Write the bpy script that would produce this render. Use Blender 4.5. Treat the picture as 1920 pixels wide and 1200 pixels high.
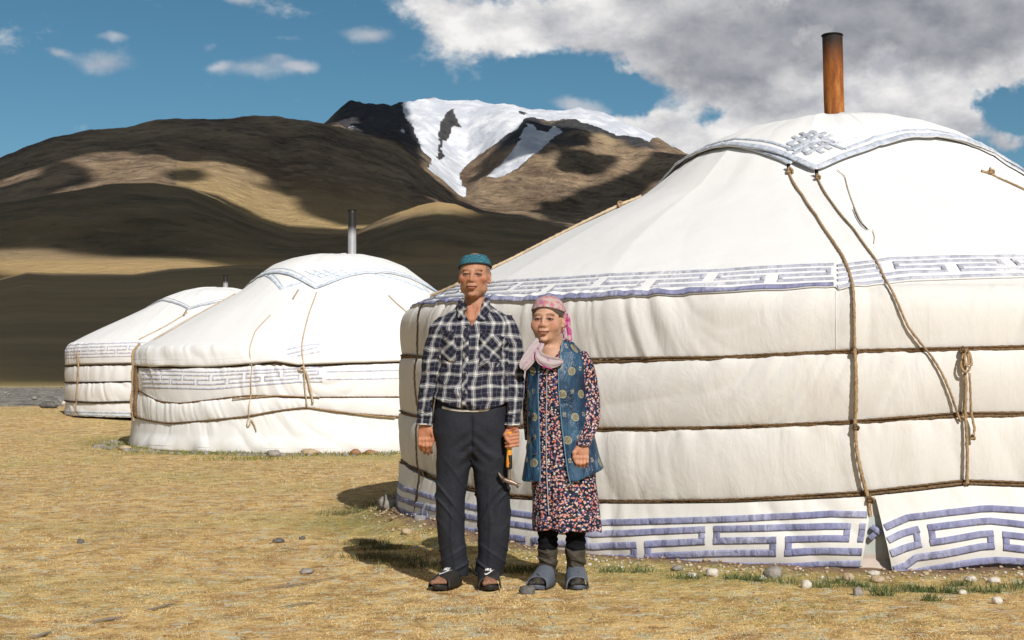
import bpy, math, random
import numpy as np
from mathutils import Vector
R = math.radians
random.seed(7)
RNG = np.random.default_rng(11)
for o in list(bpy.data.objects):
    bpy.data.objects.remove(o)
scene = bpy.context.scene
COL = scene.collection

# ------------------------------------------------------------------ camera
CAM_H = 1.11
FPX = 2775.0                       # focal length in pixels of a 1920 px wide picture
PITCH = math.atan(100 / FPX)
cam_data = bpy.data.cameras.new('camera')
cam_data.sensor_width = 36
cam_data.lens = 36 * FPX / 1920
cam_data.dof.use_dof = True
cam_data.dof.focus_distance = 7.9
cam_data.dof.aperture_fstop = 18.0
cam_data.clip_start = 0.1
cam_data.clip_end = 60000
cam = bpy.data.objects.new('camera', cam_data)
cam.location = (0, 0, CAM_H)
cam.rotation_euler = (R(90) + PITCH, 0, 0)
COL.objects.link(cam)
scene.camera = cam

# ------------------------------------------------------------------ light
SUN_EL = R(36)
SUN_AZ = math.atan2(0.35, -0.937)          # from +Y towards +X
SUN = np.array([math.sin(SUN_AZ) * math.cos(SUN_EL), math.cos(SUN_AZ) * math.cos(SUN_EL), math.sin(SUN_EL)])
sun_data = bpy.data.lights.new('sun', 'SUN')
sun_data.energy = 4.4
sun_data.angle = R(0.5)
sun_data.color = (1.0, 0.965, 0.92)
sun = bpy.data.objects.new('sun', sun_data)
sun.rotation_euler = Vector(SUN).to_track_quat('Z', 'Y').to_euler()
sun.location = (3, -8, 7)
COL.objects.link(sun)
scene.view_settings.view_transform = 'Standard'
scene.view_settings.look = 'None'
scene.view_settings.exposure = 0.0
scene.view_settings.gamma = 1.0
scene.view_settings.use_curve_mapping = False
scene.render.engine = 'CYCLES'
scene.cycles.max_bounces = 6
scene.cycles.diffuse_bounces = 3
scene.cycles.transparent_max_bounces = 12

# ------------------------------------------------------------------ node helper
class E:
    """a node socket that takes arithmetic"""
    def __init__(s, g, sock): s.g, s.s = g, sock
    def __add__(s, o): return s.g.m('ADD', s, o)
    __radd__ = __add__
    def __sub__(s, o): return s.g.m('SUBTRACT', s, o)
    def __rsub__(s, o): return s.g.m('SUBTRACT', o, s)
    def __mul__(s, o): return s.g.m('MULTIPLY', s, o)
    __rmul__ = __mul__
    def __truediv__(s, o): return s.g.m('DIVIDE', s, o)

class G:
    def __init__(s, tree): s.t = tree
    def n(s, typ, **kw):
        nd = s.t.nodes.new(typ)
        for k, v in kw.items(): setattr(nd, k, v)
        return nd
    def put(s, sock, v):
        if isinstance(v, E): s.t.links.new(v.s, sock)
        elif isinstance(v, (tuple, list)) and len(v) == 3 and getattr(sock, 'type', '') == 'RGBA': sock.default_value = (*v, 1)
        else: sock.default_value = v
    def m(s, op, a, b=0.0, c=None, clamp=False):
        nd = s.n('ShaderNodeMath', operation=op, use_clamp=clamp)
        s.put(nd.inputs[0], a); s.put(nd.inputs[1], b)
        if c is not None: s.put(nd.inputs[2], c)
        return E(s, nd.outputs[0])
    def clamp(s, a): return s.m('ADD', a, 0.0, clamp=True)
    def smooth(s, x, a, b, lo=0.0, hi=1.0):
        nd = s.n('ShaderNodeMapRange', interpolation_type='SMOOTHSTEP')
        s.put(nd.inputs[0], x); s.put(nd.inputs[1], a); s.put(nd.inputs[2], b); s.put(nd.inputs[3], lo); s.put(nd.inputs[4], hi)
        return E(s, nd.outputs[0])
    def mix(s, f, a, b, mode='MIX'):
        nd = s.n('ShaderNodeMix', data_type='RGBA', blend_type=mode)
        s.put(nd.inputs[0], f); s.put(nd.inputs[6], a); s.put(nd.inputs[7], b)
        return E(s, nd.outputs[2])
    def sep(s, v):
        nd = s.n('ShaderNodeSeparateXYZ'); s.put(nd.inputs[0], v)
        return [E(s, o) for o in nd.outputs]
    def comb(s, x, y, z):
        nd = s.n('ShaderNodeCombineXYZ')
        for i, v in enumerate((x, y, z)): s.put(nd.inputs[i], v)
        return E(s, nd.outputs[0])
    def scale(s, v, k):
        nd = s.n('ShaderNodeVectorMath', operation='MULTIPLY'); s.put(nd.inputs[0], v)
        nd.inputs[1].default_value = k if isinstance(k, (tuple, list)) else (k, k, k)
        return E(s, nd.outputs[0])
    def vadd(s, a, b):
        nd = s.n('ShaderNodeVectorMath', operation='ADD'); s.put(nd.inputs[0], a); s.put(nd.inputs[1], b)
        return E(s, nd.outputs[0])
    def noise(s, v, sc, detail=4, rough=0.55, color=False, dist=0.0):
        nd = s.n('ShaderNodeTexNoise'); s.put(nd.inputs['Vector'], v)
        nd.inputs['Scale'].default_value = sc; nd.inputs['Detail'].default_value = detail
        nd.inputs['Roughness'].default_value = rough; nd.inputs['Distortion'].default_value = dist
        return E(s, nd.outputs[1 if color else 0])
    def vor(s, v, sc, feature='F1', out='Distance', rnd=1.0):
        nd = s.n('ShaderNodeTexVoronoi', feature=feature); s.put(nd.inputs['Vector'], v)
        nd.inputs['Scale'].default_value = sc; nd.inputs['Randomness'].default_value = rnd
        return E(s, nd.outputs[out])
    def attr(s, name, out='Fac'):
        nd = s.n('ShaderNodeAttribute', attribute_name=name)
        return E(s, nd.outputs[out])
    def obj(s): return E(s, s.n('ShaderNodeTexCoord').outputs['Object'])
    def pos(s): return E(s, s.n('ShaderNodeNewGeometry').outputs['Position'])
    def ramp(s, f, stops):
        nd = s.n('ShaderNodeValToRGB'); s.put(nd.inputs[0], f)
        cr = nd.color_ramp
        while len(cr.elements) < len(stops): cr.elements.new(0.5)
        for e, (p, c) in zip(cr.elements, stops): e.position = p; e.color = (*c, 1)
        return E(s, nd.outputs[0])
    def bump(s, h, dist=0.01, strength=1.0, normal=None):
        nd = s.n('ShaderNodeBump'); s.put(nd.inputs['Height'], h)
        nd.inputs['Distance'].default_value = dist; nd.inputs['Strength'].default_value = strength
        if normal is not None: s.put(nd.inputs['Normal'], normal)
        return E(s, nd.outputs[0])

def material(name, build, rough=0.85, spec=0.3, metal=0.0):
    """build(g) returns colour, or (colour, normal), or a dict of Principled inputs"""
    mt = bpy.data.materials.new(name); mt.use_nodes = True
    t = mt.node_tree; bs = t.nodes['Principled BSDF']
    bs.inputs['Roughness'].default_value = rough
    bs.inputs['Specular IOR Level'].default_value = spec
    bs.inputs['Metallic'].default_value = metal
    g = G(t); r = build(g)
    if not isinstance(r, dict):
        r = {'Base Color': r} if not (isinstance(r, tuple) and len(r) == 2) else {'Base Color': r[0], 'Normal': r[1]}
    for k, v in r.items(): g.put(bs.inputs[k], v)
    return mt

# ------------------------------------------------------------------ world: daylight sky with clouds
world = bpy.data.worlds.new('World'); scene.world = world
world.use_nodes = True
g = G(world.node_tree)
bg = world.node_tree.nodes['Background']
sky = g.n('ShaderNodeTexSky', sky_type='NISHITA', sun_disc=False)
sky.sun_elevation = SUN_EL; sky.sun_rotation = SUN_AZ
sky.altitude = 2200; sky.air_density = 1.0; sky.dust_density = 0.4; sky.ozone_density = 2.5
SKY_STRENGTH = 0.1
skycol = E(g, sky.outputs[0])
hs = g.n('ShaderNodeHueSaturation'); g.put(hs.inputs['Color'], skycol)
hs.inputs['Hue'].default_value = 0.478; hs.inputs['Saturation'].default_value = 1.16; hs.inputs['Value'].default_value = 0.62
skycol = E(g, hs.outputs[0])
dvec = E(g, g.n('ShaderNodeTexCoord').outputs['Generated'])
dx, dy, dz = g.sep(dvec)
az = g.m('ARCTAN2', dx, dy)
el = g.m('ARCSINE', dz)
warp = g.noise(dvec, 14.0, 5, 0.62, color=True)
wx, wy, wz = g.sep(warp)
azw = az + (wx - 0.5) * 0.085
elw = el + (wy - 0.5) * 0.060
azs = az + (wx - 0.5) * 0.030
els = el + (wy - 0.5) * 0.022
def blob(px, py, rx, ry, w, hard=1.0, small=False):
    a0 = math.atan((px - 960) / FPX); e0 = (700 - py) / FPX
    u = ((azs if small else azw) - a0) * (FPX / rx); v = ((els if small else elw) - e0) * (FPX / ry)
    q = g.m('EXPONENT', (u * u + v * v) * (-hard))
    return q * w
def addup(lst):
    r = lst[0]
    for k in lst[1:]: r = r + k
    return r
BIG = [(800, -10, 90, 45, .7), (900, 30, 110, 60, 1.0), (960, 60, 60, 50, .7), (1080, 40, 120, 70, 1.0), (1230, 60, 140, 110, 1.2), (1450, 70, 200, 120, 1.4),
       (1700, 50, 220, 130, 1.4), (1900, 60, 160, 110, 1.2), (1280, 200, 110, 60, .75), (1180, 232, 80, 22, .45), (1250, 258, 70, 34, .6), (1330, 262, 60, 30, .7),
       (1420, 220, 90, 80, .9), (1600, 210, 140, 70, 1.0), (1720, 240, 110, 80, 1.1), (1810, 240, 50, 60, .8), (1895, 295, 40, 30, .9), (1860, 170, 60, 25, .4),
       (1050, 120, 60, 18, .25)]
GAPS = [(1040, 150, 90, 50, -1.2), (1200, 178, 120, 30, -1.1), (1320, 222, 44, 30, -1.1), (1900, 225, 50, 40, -1.2), (1130, 170, 80, 30, -.5)]
PUFF = [(185, 143, 58, 20, 1.0), (95, 127, 22, 8, .8), (203, 96, 36, 9, .8), (442, 14, 40, 13, 1.0), (682, 79, 46, 16, .95), (480, 148, 62, 17, .85), (405, 145, 24, 8, .7),
        (563, 147, 24, 10, .75), (390, 112, 18, 9, .6), (525, 128, 24, 8, .5), (336, 231, 24, 6, .45), (1085, 198, 50, 12, .9), (1120, 215, 40, 10, .7), (200, 25, 14, 9, .3), (552, 90, 22, 6, .4)]
big = addup([blob(*b) for b in BIG + GAPS])
puff = addup([blob(b[0], b[1], b[2] * 1.15, b[3] * 1.2, b[4], small=True) for b in PUFF])
flat = g.scale(dvec, (1, 1, 1.6))
n1 = g.noise(flat, 16, 7, 0.58)
n2 = g.noise(flat, 60, 5, 0.6)
nz = (n1 - 0.5) * 1.1 + (n2 - 0.5) * 0.35
cov_big = g.smooth(big + nz * 2.1, 0.20, 0.95)
cov_puff = g.smooth(puff + nz * 1.1, 0.26, 1.3) * 0.85
# elsewhere in the sky: unseen broken cumulus, cover raised to add ambient light
out = g.m('MAXIMUM', g.smooth(g.m('ABSOLUTE', az), 0.36, 0.5), g.smooth(el, 0.26, 0.36))
n3 = g.noise(g.scale(dvec, (1, 1, 2.2)), 3.2, 8, 0.56)
cov_out = g.smooth(n3, 0.49, 0.60) * out * g.smooth(el, 0.01, 0.1)
cov = g.m('MAXIMUM', g.m('MAXIMUM', cov_big, cov_puff), cov_out)
# cloud tone: lit rims, grey bodies
up = g.vadd(flat, (0.012, 0.0, 0.02))
lit = g.clamp((n1 - g.noise(up, 16, 7, 0.58)) * 3.0 + 0.5 + (g.noise(flat, 6, 3, .5) - .5) * 1.1)
GREY = [(1430, 60, 220, 85, .95), (1750, 55, 260, 85, 1.15), (1400, 130, 120, 55, .75), (1760, 140, 70, 45, .5), (1950, 100, 90, 60, .8), (1250, 60, 100, 80, .25), (1440, 205, 70, 40, .35)]
WHITE = [(1525, 82, 38, 26, -.9), (1480, 4, 34, 16, -.9), (1640, 150, 60, 30, -.5), (1760, 215, 130, 60, -.8), (1260, 285, 80, 30, -.9), (900, 70, 120, 60, -.4)]
grey = g.clamp(addup([blob(*b) for b in GREY + WHITE]) + (g.noise(flat, 10, 4, .5) - 0.5) * 0.9 + cov_out * 0.25)
tone_hi = g.mix(lit, (0.46, 0.47, 0.51), (0.93, 0.91, 0.89))
tone_lo = g.mix(lit, (0.235, 0.25, 0.285), (0.44, 0.45, 0.48))
edge = g.clamp(1.0 - g.smooth(big, 0.75, 1.3))
ccol = g.mix(grey, tone_hi, tone_lo)
ccol = g.mix(cov_puff * (1.0 - cov_big), ccol, (0.62, 0.60, 0.63))
ccol = g.mix(1.0, ccol, tuple([1.0 / SKY_STRENGTH] * 3), 'MULTIPLY')
bsky = g.mix(cov, skycol, ccol)
ground_dim = g.mix(g.smooth(el, -0.03, 0.0), (1.2, 1.0, 0.7), bsky)
g.put(bg.inputs[0], ground_dim)
bg.inputs[1].default_value = SKY_STRENGTH

# ------------------------------------------------------------------ numeric helpers
def ray(px, py):
    dx = (np.asarray(px, float) - 960) / FPX; dy = (600 - np.asarray(py, float)) / FPX
    c, s = math.cos(PITCH), math.sin(PITCH)
    return dx, c - dy * s, s + dy * c
def azel(px, py):
    x, y, z = ray(px, py)
    return np.arctan2(x, y), z / np.hypot(x, y)
def ground_at(px, py, z=0.0):
    x, y, zz = ray(px, py); t = (z - CAM_H) / zz
    return float(x * t), float(y * t)
def pix(x, y, z):
    c, s = math.cos(PITCH), math.sin(PITCH)
    z = z - CAM_H; f = y * c + z * s; u = -y * s + z * c
    f = np.where(f > 1e-3, f, 1e-3)
    return 960 + FPX * x / f, 600 - FPX * u / f

def _hash(i, j, k):
    h = (i * 374761393 + j * 668265263 + k * 2147483647 + 974711) & 0xFFFFFFFF
    h = ((h ^ (h >> 13)) * 1274126177) & 0xFFFFFFFF
    return ((h ^ (h >> 16)) & 0xFFFFFF) / float(0xFFFFFF)
def vnoise(x, y, z=0.0):
    x, y, z = np.broadcast_arrays(np.asarray(x, float), np.asarray(y, float), np.asarray(z, float))
    i, j, k = np.floor(x).astype(np.int64), np.floor(y).astype(np.int64), np.floor(z).astype(np.int64)
    u, v, w = x - i, y - j, z - k
    u = u * u * (3 - 2 * u); v = v * v * (3 - 2 * v); w = w * w * (3 - 2 * w)
    r = 0
    for a in (0, 1):
        for b in (0, 1):
            for c in (0, 1):
                r = r + _hash(i + a, j + b, k + c) * (u if a else 1 - u) * (v if b else 1 - v) * (w if c else 1 - w)
    return r * 2 - 1
def fbm(x, y, z=0.0, o=4, gain=0.5):
    r = 0; a = 1.0
    for q in range(o):
        r = r + a * vnoise(np.asarray(x) * 2 ** q + 17.3 * q, np.asarray(y) * 2 ** q - 5.1 * q, np.asarray(z) * 2 ** q + 3.7 * q); a *= gain
    return r
def sstep(x, a, b):
    t = np.clip((x - a) / (b - a), 0, 1); return t * t * (3 - 2 * t)

def mesh_np(name, verts, faces, mat=None, parent=None, smooth=True, attrs=None):
    me = bpy.data.meshes.new(name)
    verts = np.asarray(verts, np.float32).reshape(-1, 3); faces = np.asarray(faces, np.int32)
    n, k = faces.shape
    me.vertices.add(len(verts)); me.vertices.foreach_set('co', verts.ravel())
    me.loops.add(n * k); me.loops.foreach_set('vertex_index', faces.ravel())
    me.polygons.add(n); me.polygons.foreach_set('loop_start', np.arange(0, n * k, k, dtype=np.int32))
    me.polygons.foreach_set('use_smooth', np.full(n, smooth))
    if attrs:
        for an, (typ, data) in attrs.items():
            a = me.attributes.new(an, typ, 'POINT'); data = np.asarray(data, np.float32)
            if typ == 'FLOAT': a.data.foreach_set('value', data.ravel())
            elif typ == 'FLOAT_VECTOR': a.data.foreach_set('vector', data.ravel())
            else:
                if data.shape[1] == 3: data = np.concatenate([data, np.ones((len(data), 1), np.float32)], 1)
                a.data.foreach_set('color', data.ravel())
    me.update(calc_edges=True)
    if mat: me.materials.append(mat)
    o = bpy.data.objects.new(name, me); COL.objects.link(o)
    if parent: o.parent = parent
    return o
def grid_faces(nu, nv, closed=False):
    """vertices laid out [v][u]"""
    u = np.arange(nu if closed else nu - 1); v = np.arange(nv - 1)
    U, V = np.meshgrid(u, v)
    a = V * nu + U; b = V * nu + (U + 1) % nu; c = (V + 1) * nu + (U + 1) % nu; d = (V + 1) * nu + U
    return np.stack([a, b, c, d], -1).reshape(-1, 4)
def tag(o, label=None, cat=None, group=None, kind=None):
    if label: o['label'] = label
    if cat: o['category'] = cat
    if group: o['group'] = group
    if kind: o['kind'] = kind
    return o
def empty(name, loc, rz=0.0):
    o = bpy.data.objects.new(name, None); o.location = loc; o.rotation_euler = (0, 0, rz)
    o.empty_display_size = 0.2; COL.objects.link(o); return o
def pchip_rows(xk, Z, xq):
    """monotone cubic through knots xk [K] for many columns Z [K, C]; knots may differ by column (xk [K, C]); xq [Q]"""
    h = np.diff(xk, axis=0); dl = np.diff(Z, axis=0) / h
    m = np.zeros_like(Z)
    w1 = 2 * h[1:] + h[:-1]; w2 = h[1:] + 2 * h[:-1]
    same = dl[:-1] * dl[1:] > 0
    with np.errstate(divide='ignore', invalid='ignore'):
        hm = (w1 + w2) / (w1 / dl[:-1] + w2 / dl[1:])
    m[1:-1] = np.where(same, hm, 0); m[0] = dl[0]; m[-1] = dl[-1]
    K, C = Z.shape; out = np.zeros((len(xq), C))
    for i in range(K - 1):
        t = (xq[:, None] - xk[i][None]) / h[i][None]
        sel = (t >= 0) & (t <= 1) if i == 0 else (t > 0) & (t <= 1)
        t2 = t * t; t3 = t2 * t
        val = (2*t3 - 3*t2 + 1) * Z[i] + (t3 - 2*t2 + t) * h[i] * m[i] + (-2*t3 + 3*t2) * Z[i+1] + (t3 - t2) * h[i] * m[i+1]
        out = np.where(sel, val, out)
    return out
# ------------------------------------------------------------------ terrain
YB = (2.58, 11.75); YM = (-2.77, 23.7); YF = (-6.6, 33.0)      # centres of the three yurts
def gz(x, y):
    """height of the meadow"""
    x = np.asarray(x, float); y = np.asarray(y, float)
    z = 0.012 * fbm(x * 0.9, y * 0.9, 0, 3) + 0.25 * sstep(np.hypot(x, y), 24, 36)
    z = z * sstep(np.hypot(x, y), 3, 6)
    r = np.hypot(x - YB[0], y - YB[1])
    phi = np.arctan2(x - YB[0], -(y - YB[1]))
    bank = 0.10 * np.exp(-((r - 3.50) / 0.22) ** 2) * (0.25 + 0.75 * sstep(-phi, 0.75, 1.1)) * (1 - sstep(-phi, 1.9, 2.3))
    z = z + bank * (1 + 0.4 * vnoise(x * 6, y * 6))
    return z

HAZ = R(24)
th = np.concatenate([np.arange(-180, -24, 2.0), np.arange(-24, 24, 0.085), np.arange(24, 180, 2.0)])
th = np.radians(th); NT = len(th)
def line(pts, default, width=R(30)):
    """crest line from picture points: elevation tangent for every column"""
    a, e = azel([p[0] for p in pts], [p[1] for p in pts])
    o = np.interp(th, a, e)
    k = sstep(np.abs(th), R(22), R(22) + width)
    wob = 0.35 * default * (np.sin(th * 3 + 1) + 0.6 * np.sin(th * 7 + 2))
    return o * (1 - k) + (default + wob) * k
F_ = line([(-300, 560), (-100, 545), (0, 533), (50, 524), (100, 523), (250, 519), (320, 512), (450, 506), (650, 502), (860, 499), (1100, 490), (1400, 482), (2300, 470)], .04)
FB = line([(-300, 560), (0, 540), (100, 530), (320, 520), (500, 512), (860, 503), (1400, 490), (2300, 480)], .038)
C0 = line([(-300, 505), (0, 500), (100, 498), (350, 497), (500, 502), (860, 502), (1400, 480), (2300, 470)], .045)
C_ = line([(-400, 430), (-200, 405), (0, 386), (60, 375), (101, 367), (135, 361), (180, 353), (223, 347), (291, 344), (352, 351), (406, 371), (474, 408), (541, 434), (589, 438), (640, 438),
           (670, 434), (705, 418), (745, 402), (785, 388), (819, 381), (853, 384), (900, 400), (1015, 417), (1056, 430), (1150, 458), (1300, 480), (1600, 470), (2300, 440)], .07)
V_ = line([(-400, 440), (0, 400), (135, 372), (291, 356), (406, 384), (474, 420), (541, 442), (640, 444), (700, 436), (819, 410), (900, 412), (1056, 436), (1300, 486), (2300, 450)], .066)
B_ = line([(-400, 372), (-200, 345), (-60, 314), (0, 298), (50, 281), (100, 267), (170, 254), (250, 246), (330, 239), (400, 234), (460, 231), (500, 232), (535, 234), (580, 231), (610, 236), (650, 248),
           (700, 262), (750, 285), (790, 312), (815, 335), (840, 356), (862, 372), (900, 380), (1000, 392), (1080, 404), (1160, 392), (1230, 372), (1290, 350), (1400, 350), (1700, 380), (2300, 400)], .11)
W_ = line([(-400, 380), (0, 315), (250, 262), (400, 250), (580, 244), (650, 256), (700, 266), (750, 283), (790, 305), (815, 322), (840, 342), (862, 362), (880, 360), (900, 352), (1000, 366), (1100, 380), (1200, 370),
           (1290, 345), (1400, 345), (1700, 380), (2300, 400)], .10)
S_ = line([(-400, 380), (0, 320), (400, 262), (600, 258), (620, 250), (660, 238), (700, 240), (750, 243), (775, 250), (800, 262), (825, 275), (850, 290), (875, 302), (895, 292), (920, 270), (950, 246), (985, 231),
           (1010, 234), (1050, 237), (1080, 236), (1130, 249), (1180, 262), (1230, 275), (1290, 291), (1350, 320), (1450, 360), (1700, 400), (2300, 420)], .10)
A_ = line([(-400, 380), (0, 330), (400, 270), (590, 250), (615, 237), (632, 224), (655, 214), (680, 215), (700, 212), (730, 215), (755, 210), (800, 206), (850, 199), (900, 193), (930, 191), (960, 194), (990, 201), (1040, 205),
           (1080, 209), (1130, 223), (1195, 257), (1240, 273), (1290, 296), (1350, 330), (1450, 370), (1700, 420), (2300, 440)], .10)
def zof(r, e): return CAM_H + r * e
ones = np.ones(NT)
rowsK = [(100, ones * .3), (135, ones * .4), (300, zof(300, F_ * .50)), (700, zof(700, F_)), (820, zof(820, FB - .002)), (1150, zof(1150, C0)), (1950 + 120 * np.sin(th * 25), None), (2450, zof(2450, V_)),
         (4000, zof(4000, B_)), (4350, zof(4350, W_)), (5100, zof(5100, S_)), (5800, zof(5800, A_)), (6600, zof(6600, A_ - .02)), (9000, zof(9000, A_ * .3))]
KX = np.array([np.log(r * ones) for r, _ in rowsK]); KZ = np.array([z if z is not None else zof(r, C_) for r, z in rowsK])
rr = np.concatenate([np.geomspace(100, 700, 90)[:-1], np.geomspace(700, 2450, 170)[:-1], np.geomspace(2450, 6600, 260)[:-1], np.geomspace(6600, 9000, 8)])
Z = pchip_rows(KX, KZ, np.log(rr))
TH, RR = np.meshgrid(th, rr)
X = RR * np.sin(TH); Y = RR * np.cos(TH)
# relief: gullies and swells, fading on the flat near part
amp = sstep(RR, 140, 1200)
def ridged(x, y, o=5):
    r = 0; a = 1.0
    for q in range(o):
        r = r + a * (1 - np.abs(vnoise(x * 2 ** q + 9.1 * q, y * 2 ** q + 4.3 * q, q * 1.7)) * 2); a *= .5
    return r
gul = ridged(X / 420 + 0.35 * vnoise(X / 900, Y / 900), Y / 900, 5)
relief = (gul - 0.6) * 12.5 + fbm(X / 160, Y / 160, 0, 5, .6) * 5.5 + (ridged(X / 110 + .5 * vnoise(X / 300, Y / 300), Y / 330, 4) - .7) * 4.0 * sstep(RR, 1000, 2500)
far = sstep(RR, 3000, 4400)
relief = relief * (0.45 + 0.9 * far)
PX, PY = pix(X, Y, Z)
# keep the silhouettes quiet, the faces rough
rock = np.zeros_like(X)
def inpoly(px, py, poly):
    ins = np.zeros(px.shape, bool); n = len(poly); j = n - 1
    for i in range(n):
        xi, yi = poly[i]; xj, yj = poly[j]
        c = ((yi > py) != (yj > py)) & (px < (xj - xi) * (py - yi) / (yj - yi + 1e-9) + xi)
        ins ^= c; j = i
    return ins
isA = RR > 4150
rock_m = sstep(PX, 600, 640) * (1 - sstep(PX, 790, 850)) * isA
relief = relief + rock_m * ridged(X / 130, Y / 260, 5) * 14
spur = sstep(PX, 860, 930) * isA
relief = relief + spur * (ridged((X + 0.35 * Y) / 420, (Y - .35 * X) / 1500, 3) - .7) * 26
Z = Z + relief * amp
PX, PY = pix(X, Y, Z)
jit = 3.0 * fbm(X / 60, Y / 60, 0, 3)
JX, JY = PX + jit, PY + 2.0 * fbm(X / 45, Y / 45, 5, 3)
snow = inpoly(JX, JY, [(754, 180), (757, 214), (764, 226), (776, 240), (781, 256), (785, 272), (800, 290), (811, 299), (806, 308), (798, 319), (820, 338), (846, 356), (866, 372), (874, 366), (871, 350), (860, 334), (864, 320), (900, 290),
                         (940, 262), (972, 238), (985, 222), (1000, 219), (1030, 228), (1075, 222), (1110, 236), (1160, 252), (1200, 260), (1215, 268), (1240, 250), (1160, 150), (760, 150)])
dark1 = inpoly(JX, JY, [(846, 203), (853, 200), (852, 212), (858, 226), (861, 238), (852, 236), (848, 245), (842, 252), (838, 262), (830, 264), (822, 258), (824, 240), (830, 226), (838, 214)]) | \
        inpoly(JX, JY, [(824, 262), (831, 262), (829, 278), (832, 292), (826, 299), (818, 298), (822, 284)]) | inpoly(JX, JY, [(972, 208), (986, 213), (984, 218), (970, 212)])
patch = inpoly(JX, JY, [(986, 232), (997, 231), (1004, 242), (1022, 246), (1040, 238), (1056, 246), (1034, 262), (1012, 282), (990, 300), (962, 322), (936, 332), (915, 332), (934, 312), (956, 290), (968, 268), (980, 250)])
bits = inpoly(JX, JY, [(655, 240), (664, 233), (669, 237), (662, 241)]) | inpoly(JX, JY, [(752, 240), (757, 242), (759, 249), (754, 247)])
SN = ((snow & ~dark1) | patch | bits) & (RR > 3900)
SN = SN.astype(float)
K = SN.copy(); K[1:-1, 1:-1] = (SN[1:-1, 1:-1] * 4 + SN[:-2, 1:-1] + SN[2:, 1:-1] + SN[1:-1, :-2] + SN[1:-1, 2:]) / 8; SN = K
VX = np.stack([X, Y, Z], -1)

def m_mountain(g):
    p = g.pos(); x, y, z = g.sep(p)
    n1 = g.noise(p, 0.004, 6, .6); n2 = g.noise(p, 0.03, 5, .65); n3 = g.noise(g.scale(p, (1, 1, .3)), 0.012, 5, .6)
    c = g.ramp(n1, [(.32, (.13, .085, .055)), (.5, (.30, .21, .130)), (.66, (.46, .335, .20))])
    c = g.mix(g.smooth(n3, .45, .7) * .55, c, (.10, .075, .06))
    c = g.mix(g.smooth(n2, .5, .75) * .35, c, (.36, .29, .21))
    st = g.noise(g.scale(p, (1, 1, 2.5)), .022, 6, .68, dist=.8); c = g.mix(g.smooth(st, .53, .62) * .5, c, (.46, .34, .22)); c = g.mix(g.smooth(st, .47, .37) * .65, c, (.085, .06, .045))
    rk = g.attr('rock')
    rc = g.ramp(n2, [(.3, (.035, .035, .04)), (.7, (.095, .09, .09))])
    c = g.mix(rk, c, rc)
    c = g.mix(g.attr('tan') * .8, c, g.mix(n2, (.42, .29, .13), (.58, .42, .20)))
    sn = g.attr('snow')
    s = g.smooth(sn + (n2 - .5) * .5, .35, .6)
    sc = g.mix(g.smooth(n3, .4, .65), (.56, .58, .63), (.78, .79, .81))
    c = g.mix(s, c, sc)
    return c, g.bump((n2 + st * 1.5) * (1.0 - s * .62), 16.0, .9)
def m_hill(g):
    p = g.pos(); x, y, z = g.sep(p)
    n1 = g.noise(p, 0.008, 6, .6); n2 = g.noise(p, 0.07, 5, .65); n3 = g.noise(p, 0.02, 3, .6)
    c = g.ramp(n1, [(.3, (.13, .10, .060)), (.5, (.23, .175, .095)), (.68, (.33, .24, .135))])
    c = g.mix(g.smooth(n2, .55, .8) * .4, c, (.27, .19, .12))
    st = g.noise(g.scale(p, (1, 1, 2.5)), .028, 6, .68, dist=.8); c = g.mix(g.smooth(st, .56, .66) * .6, c, (.36, .25, .15)); c = g.mix(g.smooth(st, .44, .34) * .5, c, (.07, .065, .04))
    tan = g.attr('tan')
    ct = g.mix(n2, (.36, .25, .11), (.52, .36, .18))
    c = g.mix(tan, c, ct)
    return c, g.bump(n2 + st * 1.5, 5.0, .9)
def m_plain(g):
    p = g.pos(); x, y, z = g.sep(p)
    n1 = g.noise(g.scale(p, (.3, 1, 1)), 0.03, 7, .65); n2 = g.noise(p, 0.3, 5, .6)
    c = g.ramp(n1, [(.3, (.24, .175, .092)), (.55, (.34, .25, .13)), (.72, (.42, .31, .165))])
    c = g.mix(g.smooth(n2, .5, .8) * .3, c, (.2, .16, .09))
    nr = g.smooth(g.m('LENGTH', 0, 0) if False else y, 200, 110)
    c = g.mix(nr * .7, c, (.34, .26, .10))
    return c, g.bump(n2, .6, .7)
M_MOUNT = material('mountain_ground', m_mountain, .9, .2)
M_HILL = material('hill_ground', m_hill, .95, .15)
M_PLAIN = material('plain_ground', m_plain, .95, .15)
rockw = np.clip(dark1.astype(float) * 1.0 + rock_m * sstep(Z / RR, .135, .16) + spur * sstep(vnoise(X/150, Y/150) * .02 + (Z / RR), .156, .172), 0, 1)
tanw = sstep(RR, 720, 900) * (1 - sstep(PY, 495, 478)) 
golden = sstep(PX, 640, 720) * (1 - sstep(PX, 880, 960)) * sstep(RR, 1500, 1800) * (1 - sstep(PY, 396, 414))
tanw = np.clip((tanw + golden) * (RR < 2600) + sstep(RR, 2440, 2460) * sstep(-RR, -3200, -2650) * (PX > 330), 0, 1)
def band(name, r0, r1, mat, **kw):
    i0 = int(np.searchsorted(rr, r0 - 1e-6)); i1 = int(np.searchsorted(rr, r1 - 1e-6)) + 1
    sl = slice(i0, i1); n = i1 - i0
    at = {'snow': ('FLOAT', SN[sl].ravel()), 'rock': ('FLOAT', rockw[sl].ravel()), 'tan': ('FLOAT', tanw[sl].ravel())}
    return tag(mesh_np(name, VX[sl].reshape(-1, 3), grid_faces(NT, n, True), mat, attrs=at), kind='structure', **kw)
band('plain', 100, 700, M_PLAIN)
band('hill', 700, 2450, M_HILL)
band('mountain', 2450, 9000, M_MOUNT)
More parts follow.
